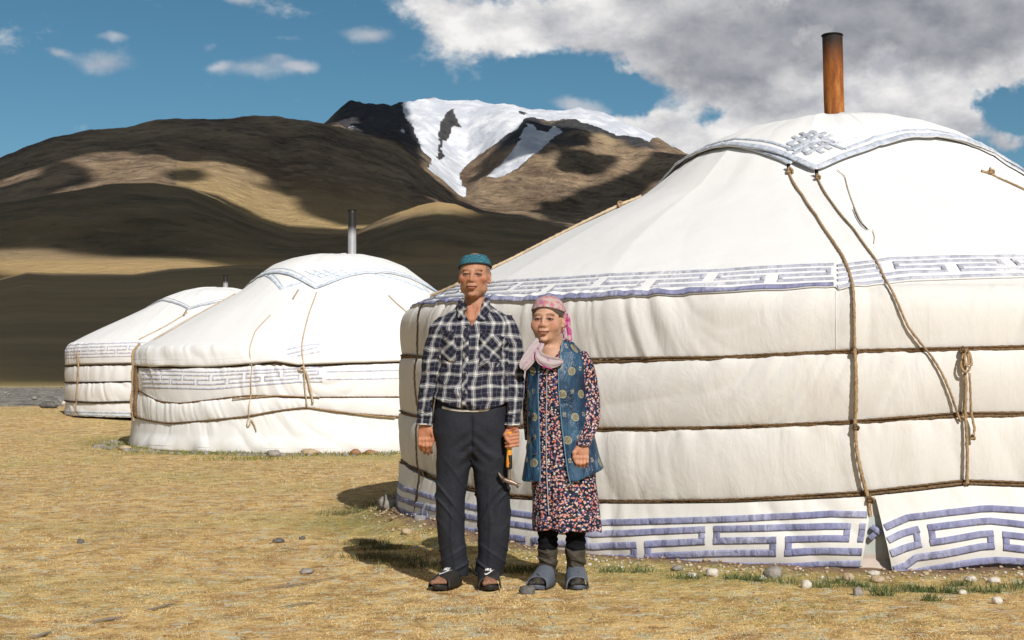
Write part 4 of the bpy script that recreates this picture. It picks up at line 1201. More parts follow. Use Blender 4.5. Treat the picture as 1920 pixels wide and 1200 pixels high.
def var_axis(segs):
    out = []
    for a, b, st in segs: out.append(np.arange(a, b, st))
    return np.concatenate(out)

# ---- skin and garments
def m_skin(g):
    c = g.attr('col', 'Color'); p = g.obj()
    n = g.noise(p, 70, 5, .7); f = g.noise(p, 320, 3, .6)
    c = g.mix(g.smooth(n, .42, .62) * .42, c, g.mix(1.0, c, (.78, .62, .55), 'MULTIPLY'))
    return {'Base Color': c, 'Roughness': .52, 'Normal': g.bump(n * .8 + f * .35, .004, 1.0), 'Subsurface Weight': .10, 'Subsurface Radius': (.012, .005, .003), 'Subsurface Scale': .5}
M_SKIN = material('weathered_skin', m_skin, .52, .35)
def stripes(g, u, per, spec):
    """spec: (centre, half width, value) bands in one repeat, softened"""
    t = g.m('FRACT', u / per if isinstance(u, E) else u)
    v = None
    for c, w, val in spec:
        d = g.m('ABSOLUTE', t - c)
        b = g.smooth(d, w + .012, w - .012) * val
        v = b if v is None else g.m('MAXIMUM', v, b)
    return v
def plaid(g, rot=0.0):
    uv = g.attr('uvw', 'Vector'); u, v, w = g.sep(uv)
    wv = g.noise(uv, 9, 2, .5, color=True); a, b, _ = g.sep(wv)
    u = u + (a - .5) * .044; v = v + (b - .5) * .044
    if rot:
        cu, su = math.cos(rot), math.sin(rot)
        u, v = u * cu + v * su, v * cu - u * su
    spec = [(.22, .040, 1.0), (.11, .022, .62), (.33, .022, .62), (.22, .17, .36), (.72, .016, .30)]
    s1 = stripes(g, u + 3.0, .060, spec); s2 = stripes(g, v + 3.0, .066, spec)
    t = g.clamp(s1 * .5 + s2 * .5)
    c = g.ramp(t, [(0.0, (.016, .017, .032)), (.2, (.11, .11, .125)), (.5, (.36, .355, .35)), (1.0, (.78, .77, .73))])
    return c
def m_shirt(rot):
    def f(g):
        p = g.obj(); w = g.noise(p, 420, 2, .5); fl = g.noise(g.scale(p, (1, 1, .6)), 22, 4, .6)
        return plaid(g, rot), g.bump(w, .0009, .5, g.bump(fl, .020, .9))
    return f
M_SHIRT = material('plaid_cotton', m_shirt(0.0), .85, .15)
M_SHIRTD = material('plaid_cotton_diagonal', m_shirt(.80), .85, .15)
def m_trouser(g):
    p = g.obj(); n = g.noise(p, 8, 4, .6); f = g.noise(g.scale(p, (.6, .6, 1.6)), 14, 4, .6)
    c = g.mix(n, (.012, .014, .020), (.024, .026, .034))
    return c, g.bump(g.noise(p, 500, 1, .5), .0006, .4, g.bump(n, .02, .6))
M_TROUS = material('dark_navy_twill', m_trouser, .75, .25)
def m_floral(g):
    uv = g.attr('uvw', 'Vector'); u, v, w = g.sep(uv); p = g.comb(u, v, 0.0)
    wob = g.noise(p, 60, 3, .6, color=True)
    q = g.vadd(p, g.scale(wob, (.008, .008, 0)))
    base = (.007, .008, .020)
    col = None
    def layer(col, sc, thr, stops, petal):
        nd = g.n('ShaderNodeTexVoronoi', feature='F1'); nd.voronoi_dimensions = '2D'
        g.put(nd.inputs['Vector'], q); nd.inputs['Scale'].default_value = sc
        d = E(g, nd.outputs['Distance']); cc = E(g, nd.outputs['Color']); pos = nd.outputs['Position']
        r, gg, b = g.sep(cc)
        vm = g.n('ShaderNodeVectorMath', operation='SUBTRACT'); g.t.links.new(q.s, vm.inputs[0])
        g.t.links.new(pos, vm.inputs[1]); x, y, _ = g.sep(E(g, vm.outputs[0]))
        ang = g.m('ARCTAN2', y, x); pt = g.m('COSINE', ang * 5.0 + r * 6.0) * petal
        m = g.smooth(d + pt, thr, thr - .08) * g.smooth(b, .22, .27)
        f = g.ramp(gg, stops)
        f = g.mix(g.smooth(d, .10, .05), f, (.62, .42, .10))
        return g.mix(m, col, f)
    c = g.mix(g.smooth(g.noise(p, 70, 3, .6), .54, .60), base, (.03, .05, .16))
    c = g.mix(g.smooth(g.noise(p, 85, 3, .6), .60, .64), c, (.05, .10, .045))
    c = layer(c, 78, .30, [(.0, (.50, .06, .05)), (.3, (.75, .70, .66)), (.5, (.62, .20, .12)), (.7, (.10, .14, .42)), (.85, (.66, .36, .34))], .07)
    c = layer(c, 52, .29, [(.0, (.62, .075, .045)), (.25, (.68, .65, .62)), (.5, (.66, .30, .27)), (.72, (.58, .10, .07)), (.9, (.62, .44, .40))], .085)
    return c, g.bump(g.noise(g.obj(), 24, 4, .6), .008, .7)
M_FLORAL = material('floral_print_cotton', m_floral, .7, .25)
def m_vest(g):
    uv = g.attr('uvw', 'Vector'); u, v, w = g.sep(uv); p = g.obj()
    n = g.noise(g.scale(p, (1.3, 1, .7)), 6, 4, .6); st = g.noise(g.scale(p, (1, 1, .12)), 40, 3, .6)
    c = g.ramp(n * .8 + st * .25, [(.38, (.005, .016, .040)), (.52, (.012, .044, .090)), (.63, (.034, .092, .160)), (.76, (.12, .21, .30))])
    px, py = .098, .118
    fu, fv = g.m('FRACT', u / px + 8.25), g.m('FRACT', v / py + 8.0)
    row = g.m('FLOOR', v / py + 8.0); odd = g.m('MODULO', row, 2.0)
    fu = g.m('FRACT', u / px + 8.25 + odd * .5)
    dxx, dyy = (fu - .5) * px, (fv - .5) * py
    r = g.m('SQRT', dxx * dxx * 1.25 + dyy * dyy)
    disc = g.smooth(r, .0225, .0205)
    inner = g.noise(g.comb(u, v, 0.0), 230, 2, .6)
    gold = g.mix(g.smooth(inner, .42, .56), (.11, .10, .06), (.34, .29, .16))
    ring = g.smooth(g.m('ABSOLUTE', r - .0195), .003, .0015)
    gold = g.mix(ring, gold, (.38, .33, .19))
    # small characters between the roundels
    fu2 = g.m('FRACT', u / px + 8.75 + odd * .5); ax2, ay2 = (fu2 - .5) * px, (fv - .62) * py
    box = g.smooth(g.m('MAXIMUM', g.m('ABSOLUTE', ax2) * 1.4, g.m('ABSOLUTE', ay2)), .0130, .0115)
    glyph = g.smooth(g.noise(g.comb(u, v * .7, 3.0), 300, 1, .5), .50, .55) * box
    c = g.mix(glyph * .85, c, (.46, .42, .30))
    c = g.mix(disc * .78, c, gold)
    return {'Base Color': c, 'Roughness': .42, 'Normal': g.bump(g.noise(g.scale(p, (1, 1, .4)), 14, 4, .6, dist=.5), .03, 1.0)}
M_VEST = material('blue_brocade_satin', m_vest, .42, .45)
def m_capcloth(g):
    p = g.obj(); a = g.noise(p, 28, 2, .5); b = g.m('ABSOLUTE', g.m('SINE', a * 46.0))
    c = g.mix(g.smooth(b, .5, .8), (.008, .045, .070), (.060, .21, .27))
    return c, g.bump(b, .002, .7)
M_CAP = material('embroidered_teal_cap', m_capcloth, .8, .2)
M_CAPT = material('dark_cap_band', lambda g: (.035, .05, .055), .85, .15)
def m_scarf(g):
    p = g.obj(); a = g.noise(p, 30, 4, .65); b = g.noise(p, 9, 3, .6); x, y, z = g.sep(p)
    c = g.mix(g.smooth(b, .4, .6), (.47, .355, .325), (.40, .31, .31))
    c = g.mix(g.smooth(a, .52, .57) * .8, c, (.46, .15, .14))
    c = g.mix(g.smooth(g.noise(g.vadd(p, (3, 1, 2)), 44, 3, .6), .56, .61) * .75, c, (.40, .10, .24))
    m = g.smooth(x + (a - .5) * .10, .0, .05)
    return g.mix(m * .8, c, (.56, .08, .28)), g.bump(g.noise(p, 30, 4, .6), .006, .9)
M_SCARF = material('rose_print_scarf', m_scarf, .75, .2)
def m_scarf2(g):
    p = g.obj(); a = g.noise(p, 18, 4, .65)
    c = g.mix(g.noise(p, 12, 3, .6), (.36, .30, .31), (.48, .40, .40))
    return g.mix(g.smooth(a, .64, .68) * .8, c, (.42, .06, .22)), g.bump(g.noise(p, 26, 4, .6), .008, .9)
M_SCARF2 = material('dusty_rose_scarf_end', m_scarf2, .75, .2)
M_MAG = material('magenta_scarf_border', lambda g: g.mix(g.smooth(g.noise(g.obj(), 40, 3, .6), .42, .58), (.46, .06, .24), (.56, .36, .38)), .75, .2)
M_WHITE = material('white_undershirt', lambda g: (.70, .69, .64), .85, .15)
M_BUTTON = material('dark_button', lambda g: (.02, .02, .03), .35, .5)
M_RUB = material('black_rubber', lambda g: (g.mix(g.noise(g.obj(), 60, 3, .6), (.014, .013, .012), (.035, .032, .028)), g.bump(g.noise(g.obj(), 90, 3, .6), .002, .5)), .6, .35)
M_SLIDE = material('grey_blue_rubber', lambda g: (g.mix(g.noise(g.obj(), 40, 3, .6), (.075, .088, .11), (.125, .14, .168)), g.bump(g.noise(g.obj(), 60, 3, .6), .002, .5)), .6, .35)
M_LOGO = material('white_print', lambda g: (.72, .72, .70), .6, .3)
M_FELT = material('dark_leather_boot', lambda g: (g.mix(g.noise(g.scale(g.obj(), (1, 1, 2.5)), 18, 4, .6), (.022, .018, .013), (.085, .070, .050)), g.bump(g.noise(g.scale(g.obj(), (1, 1, 2.2)), 16, 4, .6), .02, 1.0)), .6, .3)
M_LEGG = material('black_knit', lambda g: (.008, .008, .010), .9, .1)
M_HAIR = material('dark_hair', lambda g: (g.mix(g.noise(g.scale(g.obj(), (1, 1, .15)), 120, 2, .6), (.030, .022, .017), (.13, .10, .08)), g.bump(g.noise(g.scale(g.obj(), (1, 1, .15)), 120, 2, .6), .004, 1.0)), .6, .3)
M_GOLD = material('gold_earring', lambda g: (.75, .52, .18), .3, .5, .9)
M_EYE = material('dark_eye', lambda g: (.015, .010, .008), .15, .6)

def rotm(yaw, tilt=0.0, nod=0.0):
    """world -> head"""
    c, s = math.cos(yaw), math.sin(yaw); Rz = np.array([[c, s, 0], [-s, c, 0], [0, 0, 1]])
    c, s = math.cos(tilt), math.sin(tilt); Ry = np.array([[c, 0, -s], [0, 1, 0], [s, 0, c]])
    c, s = math.cos(nod), math.sin(nod); Rx = np.array([[1, 0, 0], [0, c, s], [0, -s, c]])
    return Rx @ Ry @ Rz
def head(F, hc, M, k, woman=False):
    """hc head centre, M world->head rotation, k size factor; face looks to -Y"""
    inv = M.T; hc = np.array(hc, float)
    W = lambda p: hc + inv @ (np.array(p, float) * k)
    def e(c, r, kk=.014, cut=False): F.ell(W(c), np.array(r) * k, kk, rot=M, cut=cut)
    def c(a, b, ra, rb_, kk=.01, cut=False): F.cap(W(a), W(b), ra * k, rb_ * k, kk, cut)
    e((0, .014, .034), (.078, .098, .086)); e((0, -.012, -.02), (.074 if woman else .071, .078, .078), .02)
    if woman:
        e((0, -.022, -.058), (.062, .060, .048), .02); e((0, -.040, -.086), (.038, .042, .026), .018); e((0, -.010, -.088), (.052, .046, .026), .02)
        for sx in (-1, 1): e((sx * .042, -.058, -.026), (.031, .028, .032), .016)
    else:
        e((0, -.020, -.065), (.055, .060, .045), .02); e((0, -.044, -.094), (.034, .036, .022), .014)
        for sx in (-1, 1): e((sx * .047, -.054, -.014), (.025, .024, .022), .012); e((sx * .046, -.010, -.064), (.022, .036, .024), .016)
    for sx in (-1, 1):
        e((sx * .030, -.076, .031), (.024, .0105, .0065), .012)             # brow
        e((sx * .030, -.097, .010), (.019, .017, .0085), .007, cut=True)   # socket
        e((sx * .031, -.077, .012), (.0175, .0125, .0085), .003)           # upper lid over the ball
        e((sx * .031, -.0765, .001), (.0165, .0100, .0050), .004)          # lower lid, pouch
        c((sx * .014, -.094, .005), (sx * .048, -.082, .005), .0028, .0022, .002, cut=True)   # slit between the lids
        e((sx * .0145, -.094, -.0275), (.0088, .0105, .0078), .006)          # nostril wing
        wk = .45 if woman else .8
        c((sx * .019, -.101, -.028), (sx * .040, -.090, -.056), .0034 * wk, .0040 * wk, .006, cut=True); c((sx * .046, -.088, .003), (sx * .062, -.070, -.004), .0022, .0018, .004, cut=True); c((sx * .018, -.092, -.006), (sx * .044, -.086, -.010), .0022, .0020, .005, cut=True) # cheek fold
        # ear
        e((sx * .079, .010, -.002), (.0075, .018, .031), .004); e((sx * .082, .004, .004), (.006, .010, .018), .003, cut=True)
        e((sx * .079, .002, -.028), (.007, .009, .011), .004)
    c((0, -.080, .024), (0, -.102 if not woman else -.099, -.018), .0072, .0105, .010)   # nose
    e((0, -.102 if not woman else -.099, -.0245), (.0125, .0115, .0095), .007)
    e((0, -.090, -.050), (.026, .014, .014), .012)                          # round the mouth
    e((0, -.0985, -.0545), (.0235, .0060, .0036), .006); e((0, -.0970, -.0645), (.0200, .0070, .0045), .006)
    c((-.032, -.093, -.0550), (0, -.1050, -.0598), .0020, .0026, .003, cut=True); c((.032, -.093, -.0550), (0, -.1050, -.0598), .0020, .0026, .003, cut=True)
    e((0, -.091, -.078), (.022, .008, .005), .008, cut=True)
    e((0, -.083, -.096), (.020, .014, .012), .01)
    for q in (-.006, .006): c((q, -.094, .020), (q * 1.1, -.092, .036), .0016, .0012, .003, cut=True)
    for zz in (.046, .056): c((-.030, -.092, zz), (.030, -.092, zz), .0026, .0026, .006, cut=True)
    return W
def paint_head(P, col, hc, M, k, woman, hair):
    q = ((P - np.array(hc)) @ M.T) / k
    x, y, z = q.T; ax = np.abs(x); m = (z > -.13) & (np.abs(x) < .1) & (y < .12) & (z < .14) & (y > -.14)
    def put(w, c):
        nonlocal col
        w = (w * m)[:, None]; col = col * (1 - w) + np.array(c) * w
    g_ = lambda cx, cz, sx, sz: np.exp(-((ax - cx) / sx) ** 2 - ((z - cz) / sz) ** 2) * (y < 0)
    put(g_(.045, -.018, .022, .020) * .55, (.44, .125, .070))
    put(g_(0, -.025, .014, .014) * .45, (.42, .13, .075))
    put(g_(.03, .012, .022, .012) * .45, (.24, .10, .055)); put(g_(.03, -.004, .018, .005) * .35, (.26, .11, .06)); put(np.exp(-((ax - .030 - (-.042 - z) * .4) / .003) ** 2 - ((z + .042) / .016) ** 2) * (y < -.06) * .4, (.24, .095, .055))
    put(.30 * sstep(-z, .02, .06) * (y < -.0) * (0 if woman else 1), (.38, .20, .13))
    bow = .030 + .003 * np.cos((ax - .032) * 90)
    put(np.exp(-((z - bow) / .0036) ** 2) * sstep(ax, .010, .018) * sstep(-ax, -.052, -.044) * (y < -.04) * (.7 if woman else .35), (.06, .038, .028))
    put((np.abs(z - .0055 + .0015 * (ax - .031) / .015) < .0038) * sstep(ax, .011, .015) * sstep(-ax, -.050, -.046) * (y < -.055) * .95, (.018, .010, .008))
    put((np.abs(z - .0045) < .0020) * sstep(ax, .016, .020) * sstep(-ax, -.046, -.042) * ((ax - .031) ** 2 > .006 ** 2) * (y < -.06) * .12, (.30, .26, .24))
    eh, ec = (.0062, .0062) if woman else (.0046, .0060)
    eye = ((ax - .031) / .0145) ** 2 + ((z - ec) / eh) ** 2
    put((eye < 1) * (y < -.05) * .92, (.035, .022, .016))
    put((eye < .8) * ((ax - .031) ** 2 > .0075 ** 2) * (y < -.05) * (.55 if woman else .3), (.42, .36, .32))
    put(np.exp(-((z + .0600) / .0075) ** 2) * sstep(-ax, -.028, -.020) * (y < -.085) * .75, (.36, .105, .085) if not woman else (.40, .10, .095))
    put((np.abs(z + .0598 - .0036 * (ax / .030) ** 2) < .0022) * (ax < .030) * (y < -.08) * .9, (.09, .025, .02))
    put(((ax - .0065) ** 2 + (z + .0375) ** 2 < .0032 ** 2) * (y < -.09) * .8, (.08, .03, .02))
    if hair is not None:
        hw = hair(x, y, z); put(hw, (.10, .085, .075) if not woman else (.03, .022, .018))
    return col
def hand(F, w, side, k=1.0, curl=.25, sc=1.0, flip=1):
    """relaxed hand hanging from wrist w; side=+1 thumb towards +x"""
    w = np.array(w, float)
    V = lambda x, y, z: w + np.array([x * side, y, z]) * sc
    F.ell(V(0, .002, -.010), np.array((.027, .020, .026)) * sc, .01)
    F.ell(V(0, 0, -.046), np.array((.038, .0155, .046)) * sc, .012)
    F.ell(V(.018, -.006, -.034), np.array((.017, .015, .028)) * sc, .008)
    L = [(.028, .072, .0090), (.0095, .080, .0094), (-.0100, .074, .0090), (-.0275, .058, .0082)]
    for i, (x0_, ln, r) in enumerate(L):
        a = V(x0_, -.002, -.080 + .004 * abs(i - 1)); b = V(x0_ * 1.04 + .002, -.010 - .006 * curl, -.080 - ln * .42)
        c = V(x0_ * 1.0 + .004, .000 + .030 * curl, -.080 - ln * .74); d = V(x0_ * .98 + .007, .012 + .075 * curl, -.080 - ln * .98)
        F.path([(a, r * sc * 1.08), (b, r * sc), (c, r * .94 * sc), (d, r * .80 * sc)], .004)
        F.ell(V(x0_, -.012, -.080), np.array((.009, .007, .010)) * sc, .006)
    F.path([(V(.026, -.006, -.024), .0135 * sc), (V(.046, -.014, -.052), .0118 * sc), (V(.046, -.014, -.080), .0100 * sc), (V(.041, -.010, -.100), .0082 * sc)], .006)
def fist(F, w, hx, hy, side, sc=1.0):
    """hand closed round an upright handle at (hx, hy); thumb side towards side"""
    w = np.array(w, float); z0 = w[2]
    F.ell(w + (0, .002, -.010), np.array((.026, .021, .026)) * sc, .01)
    F.ell((w[0] + .006 * -side, w[1] + .010, z0 - .048), np.array((.033, .018, .044)) * sc, .012)
    for i in range(4):
        z = z0 - .052 - .0 - i * .0185; r = (.0092, .0094, .0090, .0082)[i] * sc
        kx_ = w[0] - side * .026
        F.path([((kx_, w[1] + .004, z + .012), r * 1.1), ((kx_ - side * .003, hy - .018, z + .004), r), ((hx - side * .004, hy - .027, z - .002), r * .95), ((hx + side * .016, hy - .016, z - .004), r * .85)], .0035)
    F.path([((w[0] + side * .020, w[1] - .004, z0 - .030), .0135 * sc), ((hx + side * .020, hy - .006, z0 - .052), .0115 * sc), ((hx + side * .012, hy - .024, z0 - .070), .0100 * sc), ((hx + side * .004, hy - .030, z0 - .084), .0085 * sc)], .006)

def field_obj(name, F, mat, root, comps=None, col=None):
    P, Fc = F.mesh()
    at = {}
    if comps is not None: at['uvw'] = ('FLOAT_VECTOR', wrap_uv(P, comps))
    if col is not None: at['col'] = ('FLOAT_COLOR', col(P))
    return mesh_np(name, P, Fc, mat, root, attrs=at)
def folds(P, spec):
    return 0

def foot(F, x, y, yaw, ln=.25, w=.046, top=.10, up=.0):
    c, s = math.cos(yaw), math.sin(yaw)
    W = lambda a, b, z: (x + a * c + b * s, y - b * c + a * s, z + up)
    F.cap(W(0, 0, top), W(0, -.01, .045), .040, .036, .015)
    F.ell(W(0, -.035, .034), (.034, .040, .030), .015)
    F.cap(W(0, .02, .044), W(0, ln * .52, .024), .030, .021, .02)
    F.cap(W(-.016, ln * .50, .026), W(-.010, ln * .66, .021), .022, .018, .012); F.cap(W(.016, ln * .48, .024), W(.018, ln * .60, .019), .022, .015, .012)
    for i in range(5):
        a = -.028 + .0145 * i; b = ln * (.74 - .018 * i ** 1.3)
        F.cap(W(a * .9, b - .03, .022), W(a, b, .016), .010, .0098 if i else .0125, .004)
def slide(root, x, y, yaw, mat, ln=.28, w=.050, sole=.024, strap_h=.072, open_toe=True, logo=None, name='sandal'):
    c, s = math.cos(yaw), math.sin(yaw)
    sd = empty(name, (0, 0, 0)); sd.parent = root
    t = np.linspace(0, 2 * np.pi, 48, endpoint=False)
    # outline: heel at -.07, toe at ln-.07
    b = -np.cos(t) * ln / 2 + ln / 2 - .075; f = (b + .075) / ln
    wid = w * (.78 + .26 * sstep(f, .35, .8)); a = np.sin(t) * wid
    rings = []
    for z, k in ((.0, .90), (.003, 1.0), (sole * .45, .97), (sole * .55, 1.0), (sole, .985), (sole - .002, .90), (sole - .006, .82)):
        rise = .010 * sstep(f, .8, 1.0) ** 1
        A, B = a * k, (b - (ln / 2 - .075)) * (1 - (1 - k) * .5) + (ln / 2 - .075)
        rings.append(np.stack([x + A * c + B * s, y - B * c + A * s, z + rise], 1))
    V = np.concatenate(rings + [np.repeat(rings[-1].mean(0)[None], 48, 0)])
    mesh_np('sole', V, grid_faces(48, len(rings) + 1, True), mat, sd)
    # strap arch
    n, m = 24, 12; V = []
    for j in range(m):
        fj = j / (m - 1)
        for lay_ in (0,):
            for i in range(n):
                th_ = math.pi * i / (n - 1)
                bb = ln * (.22 + .38 * fj) - .02 - .010 * math.sin(th_) * (1 - fj) + (.026 * (1 - math.sin(th_))) * fj
                hh = strap_h - (strap_h - .066) * fj
                A = math.cos(th_) * (w * 1.06); zz = sole * .6 + (hh - sole * .6) * math.sin(th_) ** .6
                V.append((x + A * c + bb * s, y - bb * c + A * s, zz))
    o = mesh_np('strap', V, grid_faces(n, m), mat, sd)
    md = o.modifiers.new('thickness', 'SOLIDIFY'); md.thickness = .006; md.offset = 0
    def on_strap(th_, fj, lift=.0055):
        bb = ln * (.22 + .38 * fj) - .02 - .010 * math.sin(th_) * (1 - fj) + (.026 * (1 - math.sin(th_))) * fj
        hh = strap_h - (strap_h - .066) * fj; A = math.cos(th_) * (w * 1.06); zz = sole * .6 + (hh - sole * .6) * math.sin(th_) ** .6
        return np.array((x + A * c + bb * s, y - bb * c + A * s - lift * .5, zz + lift))
    if logo:
        # the curved tick with the short word over it
        top_ = [(2.05, .62), (1.90, .72), (1.75, .69), (1.55, .60), (1.3, .46), (1.08, .32)]
        bot_ = [(2.05, .62), (1.98, .80), (1.80, .82), (1.55, .70), (1.3, .52), (1.08, .32)]
        V = [on_strap(*p) for p in top_] + [on_strap(*p) for p in bot_]
        mesh_np('logo', V, grid_faces(6, 2), M_LOGO, sd)
        # lettering: strokes on a small lattice along the strap
        word = [[(0, 0, 0, 1), (0, 1, .7, 0), (.7, 0, .7, 1)], [(0, 0, 0, 1)], [(0, 0, 0, 1), (0, .45, .65, 1), (0, .45, .65, 0)], [(0, 0, 0, 1), (0, 1, .6, 1), (0, .5, .5, .5), (0, 0, .6, 0)]]
        xo = 0; VV = []; FF = []
        for L_ in word:
            wmax = max(max(q[0], q[2]) for q in L_)
            for (x1_, y1_, x2_, y2_) in L_:
                def pt(u, v): return 1.90 - (xo + u) * .20, .48 - v * .26
                p1, p2 = np.array(pt(x1_, y1_)), np.array(pt(x2_, y2_)); d = p2 - p1; nn = np.array([-d[1] * .25, d[0] * 4]); nn = nn / (math.hypot(nn[0] * 4, nn[1]) + 1e-9) * .055 if abs(d[1]) > 1e-6 else np.array([0, .05])
                if abs(d[0]) < 1e-6: nn = np.array([.028, 0])
                i0 = len(VV); VV += [on_strap(*(p1 - nn)), on_strap(*(p1 + nn)), on_strap(*(p2 + nn)), on_strap(*(p2 - nn))]; FF.append((i0, i0 + 1, i0 + 2, i0 + 3))
            xo += wmax + .28
        mesh_np('lettering', VV, FF, M_LOGO, sd)
    return sd

# =============================================================== the man
MY = 7.75
mx0 = (889 - 960) / FPX * MY
man = empty('person', (mx0, MY, 0))
tag(man, 'man in black and white plaid shirt, dark trousers and teal cap, holding a hammer', 'man')
sx_ = FPX / MY
def mz(py): return CAM_H + (700 - py) / sx_
def mxp(px): return (px - 889) / sx_
KM = 1.02
SKIN_M = (.48, .25, .150)
hcM = np.array((.002, -.010, 1.617)); HM_ = rotm(-.12, .03, .0)
Fb = Field(var_axis([(-.32, -.13, .004), (-.13, .13, .0024), (.13, .30, .004)]), var_axis([(-.20, .16, .0032)]), var_axis([(0, .64, .006), (.64, .90, .0036), (.90, 1.34, .008), (1.34, 1.47, .004), (1.47, 1.76, .0023)]))
headW = head(Fb, hcM, HM_, KM)
Fb.cap((0, .016, 1.36), (.002, .016, 1.54), .060, .052, .012)
for sx in (-1, 1):
    Fb.cap((sx * .018, -.055, 1.395), (sx * .036, -.012, 1.50), .012, .012, .012)                # neck sinews
    Fb.cap((sx * .02, -.062, 1.388), (sx * .07, -.03, 1.405), .011, .010, .02)                   # collar bones
Fb.add(loft([(.92, 0, .01, .15, .10), (1.1, 0, .01, .145, .10), (1.25, 0, .01, .155, .105), (1.34, 0, .01, .12, .080), (1.42, 0, .012, .07, .058)]), (-.17, -.12, .92), (.17, .13, 1.44), .03)
JL = [(-.160, .01, 1.350), (-.215, .015, 1.11), (-.257, -.01, .845)]; JR = [(.160, .01, 1.350), (.204, .0, 1.11), (.198, -.070, .845)]
for J in (JL, JR): Fb.path([(J[0], .036), (J[1], .034), (J[2], .026)], .01)
hand(Fb, JL[2], 1, sc=1.0, curl=.30)
HAX, HAY = JR[2][0] - .014, -.112
fist(Fb, JR[2], HAX, HAY, -1)
for sx, ax_ in ((-1, -.118), (1, .085)): Fb.path([((sx * .09, .01, .93), .085), ((ax_, 0, .50), .052), ((ax_ + .004, .012, .10), .036)], .02)
FTM = [(-.105, .010, -.42), (.075, .010, .06)]
for fx_, fy_, yw in FTM: foot(Fb, fx_, fy_, yw, .255, up=.026)
def col_man(P):
    c = np.tile(np.array(SKIN_M), (len(P), 1))
    c = c * (1 + .10 * vnoise(P[:, 0] * 40, P[:, 1] * 40, P[:, 2] * 40)[:, None])
    w = sstep(P[:, 2], 1.50, 1.44)[:, None] * (P[:, 2] > 1.2)[:, None] * .5; c = c * (1 - w) + np.array((.44, .17, .095)) * w
    ft = (P[:, 2] < .2)[:, None]; c = np.where(ft, c * .55, c)
    hd = ((P[:, 2] < .9) & (P[:, 2] > .65))[:, None]; c = np.where(hd, c * np.array((1.0, .85, .8)), c)
    hair = lambda x, y, z: .55 * sstep(np.abs(x), .058, .066) * (y > -.055) * (y < .09) * sstep(z, .005, .03) * (np.abs(np.abs(x) - .085) > .0)
    return paint_head(P, c, hcM, HM_, KM, False, hair)
field_obj('body', Fb, M_SKIN, man, col=col_man)
# nails
# cap
Fc_ = Field(axes_(-.11, .11, .003), axes_(-.13, .13, .003), axes_(1.60, 1.76, .003))
capc = headW((0, .014, .050)); CAPR = (.0850, .104, .080)
Fc_.ell(capc, np.array(CAPR), .01, rot=HM_)
Fc_.cut(lambda X, Y, Z: (1.733 + .03 * (X - capc[0])) - Z, (-.2, -.2, 1.6), (.2, .2, 1.8), .012)
cn = HM_.T @ np.array((.09, -.16, -1.0)); cn /= np.linalg.norm(cn); cp = headW((0, -.095, .062))
Fc_.cut(lambda X, Y, Z: (X - cp[0]) * cn[0] * -1 + (Y - cp[1]) * -cn[1] + (Z - cp[2]) * -cn[2], (-.2, -.2, 1.5), (.2, .2, 1.8), .002)
field_obj('cap', Fc_, M_CAP, man)
tt = np.linspace(0, 2 * np.pi, 90)
ring = []
for a in tt:
    d = np.array((math.cos(a) * CAPR[0], math.sin(a) * CAPR[1], 0)); p = capc + HM_.T @ d
    # drop to cut plane
    lz = ((p - cp) @ -cn) / cn[2]; z_ = p[2] + lz
    kx_ = math.sqrt(max(.2, 1 - min(.9, ((z_ - capc[2]) / CAPR[2]) ** 2))); p = capc + HM_.T @ (d * kx_); p[2] = p[2] + ((p - cp) @ -cn) / cn[2]; ring.append(p)
rope_mesh('cap_band', M_CAPT, man, np.array(ring) + np.array((0, 0, .003)), .0042, 0, 1, 6, 0)
# shirt
ST = loft([(.895, -.020, .000, .170, .118), (.915, -.020, -.004, .196, .134), (.955, -.019, -.008, .206, .146), (1.0, -.014, -.006, .200, .146), (1.08, -.006, .0, .186, .136), (1.18, 0, .004, .184, .130), (1.28, .003, .006, .188, .124), (1.34, .004, .008, .186, .116),
           (1.38, .004, .010, .182, .100), (1.41, .003, .012, .164, .088), (1.435, .003, .012, .130, .076), (1.455, .002, .012, .098, .068), (1.478, 0, .012, .070, .060)], 2.3)
SL = loft([(.842, -.256, -.008, .040, .040), (.870, -.255, -.006, .042, .042), (.95, -.246, .0, .049, .050), (1.05, -.228, .012, .055, .056), (1.15, -.212, .014, .060, .062), (1.27, -.190, .012, .066, .068), (1.34, -.168, .010, .058, .066), (1.38, -.158, .010, .050, .056), (1.405, -.145, .010, .04, .045)])
SR = loft([(.842, .198, -.066, .038, .040), (.870, .199, -.060, .041, .042), (.95, .205, -.036, .047, .050), (1.05, .208, -.008, .052, .056), (1.15, .203, .006, .058, .062), (1.27, .190, .014, .064, .068), (1.34, .172, .010, .058, .066), (1.38, .162, .010, .050, .056), (1.405, .148, .010, .04, .045)])
Fs = Field(axes_(-.33, .30, .0042), axes_(-.19, .18, .0042), axes_(.82, 1.50, .0042))
for L_ in (ST, SL, SR): add_loft(Fs, L_, .016)
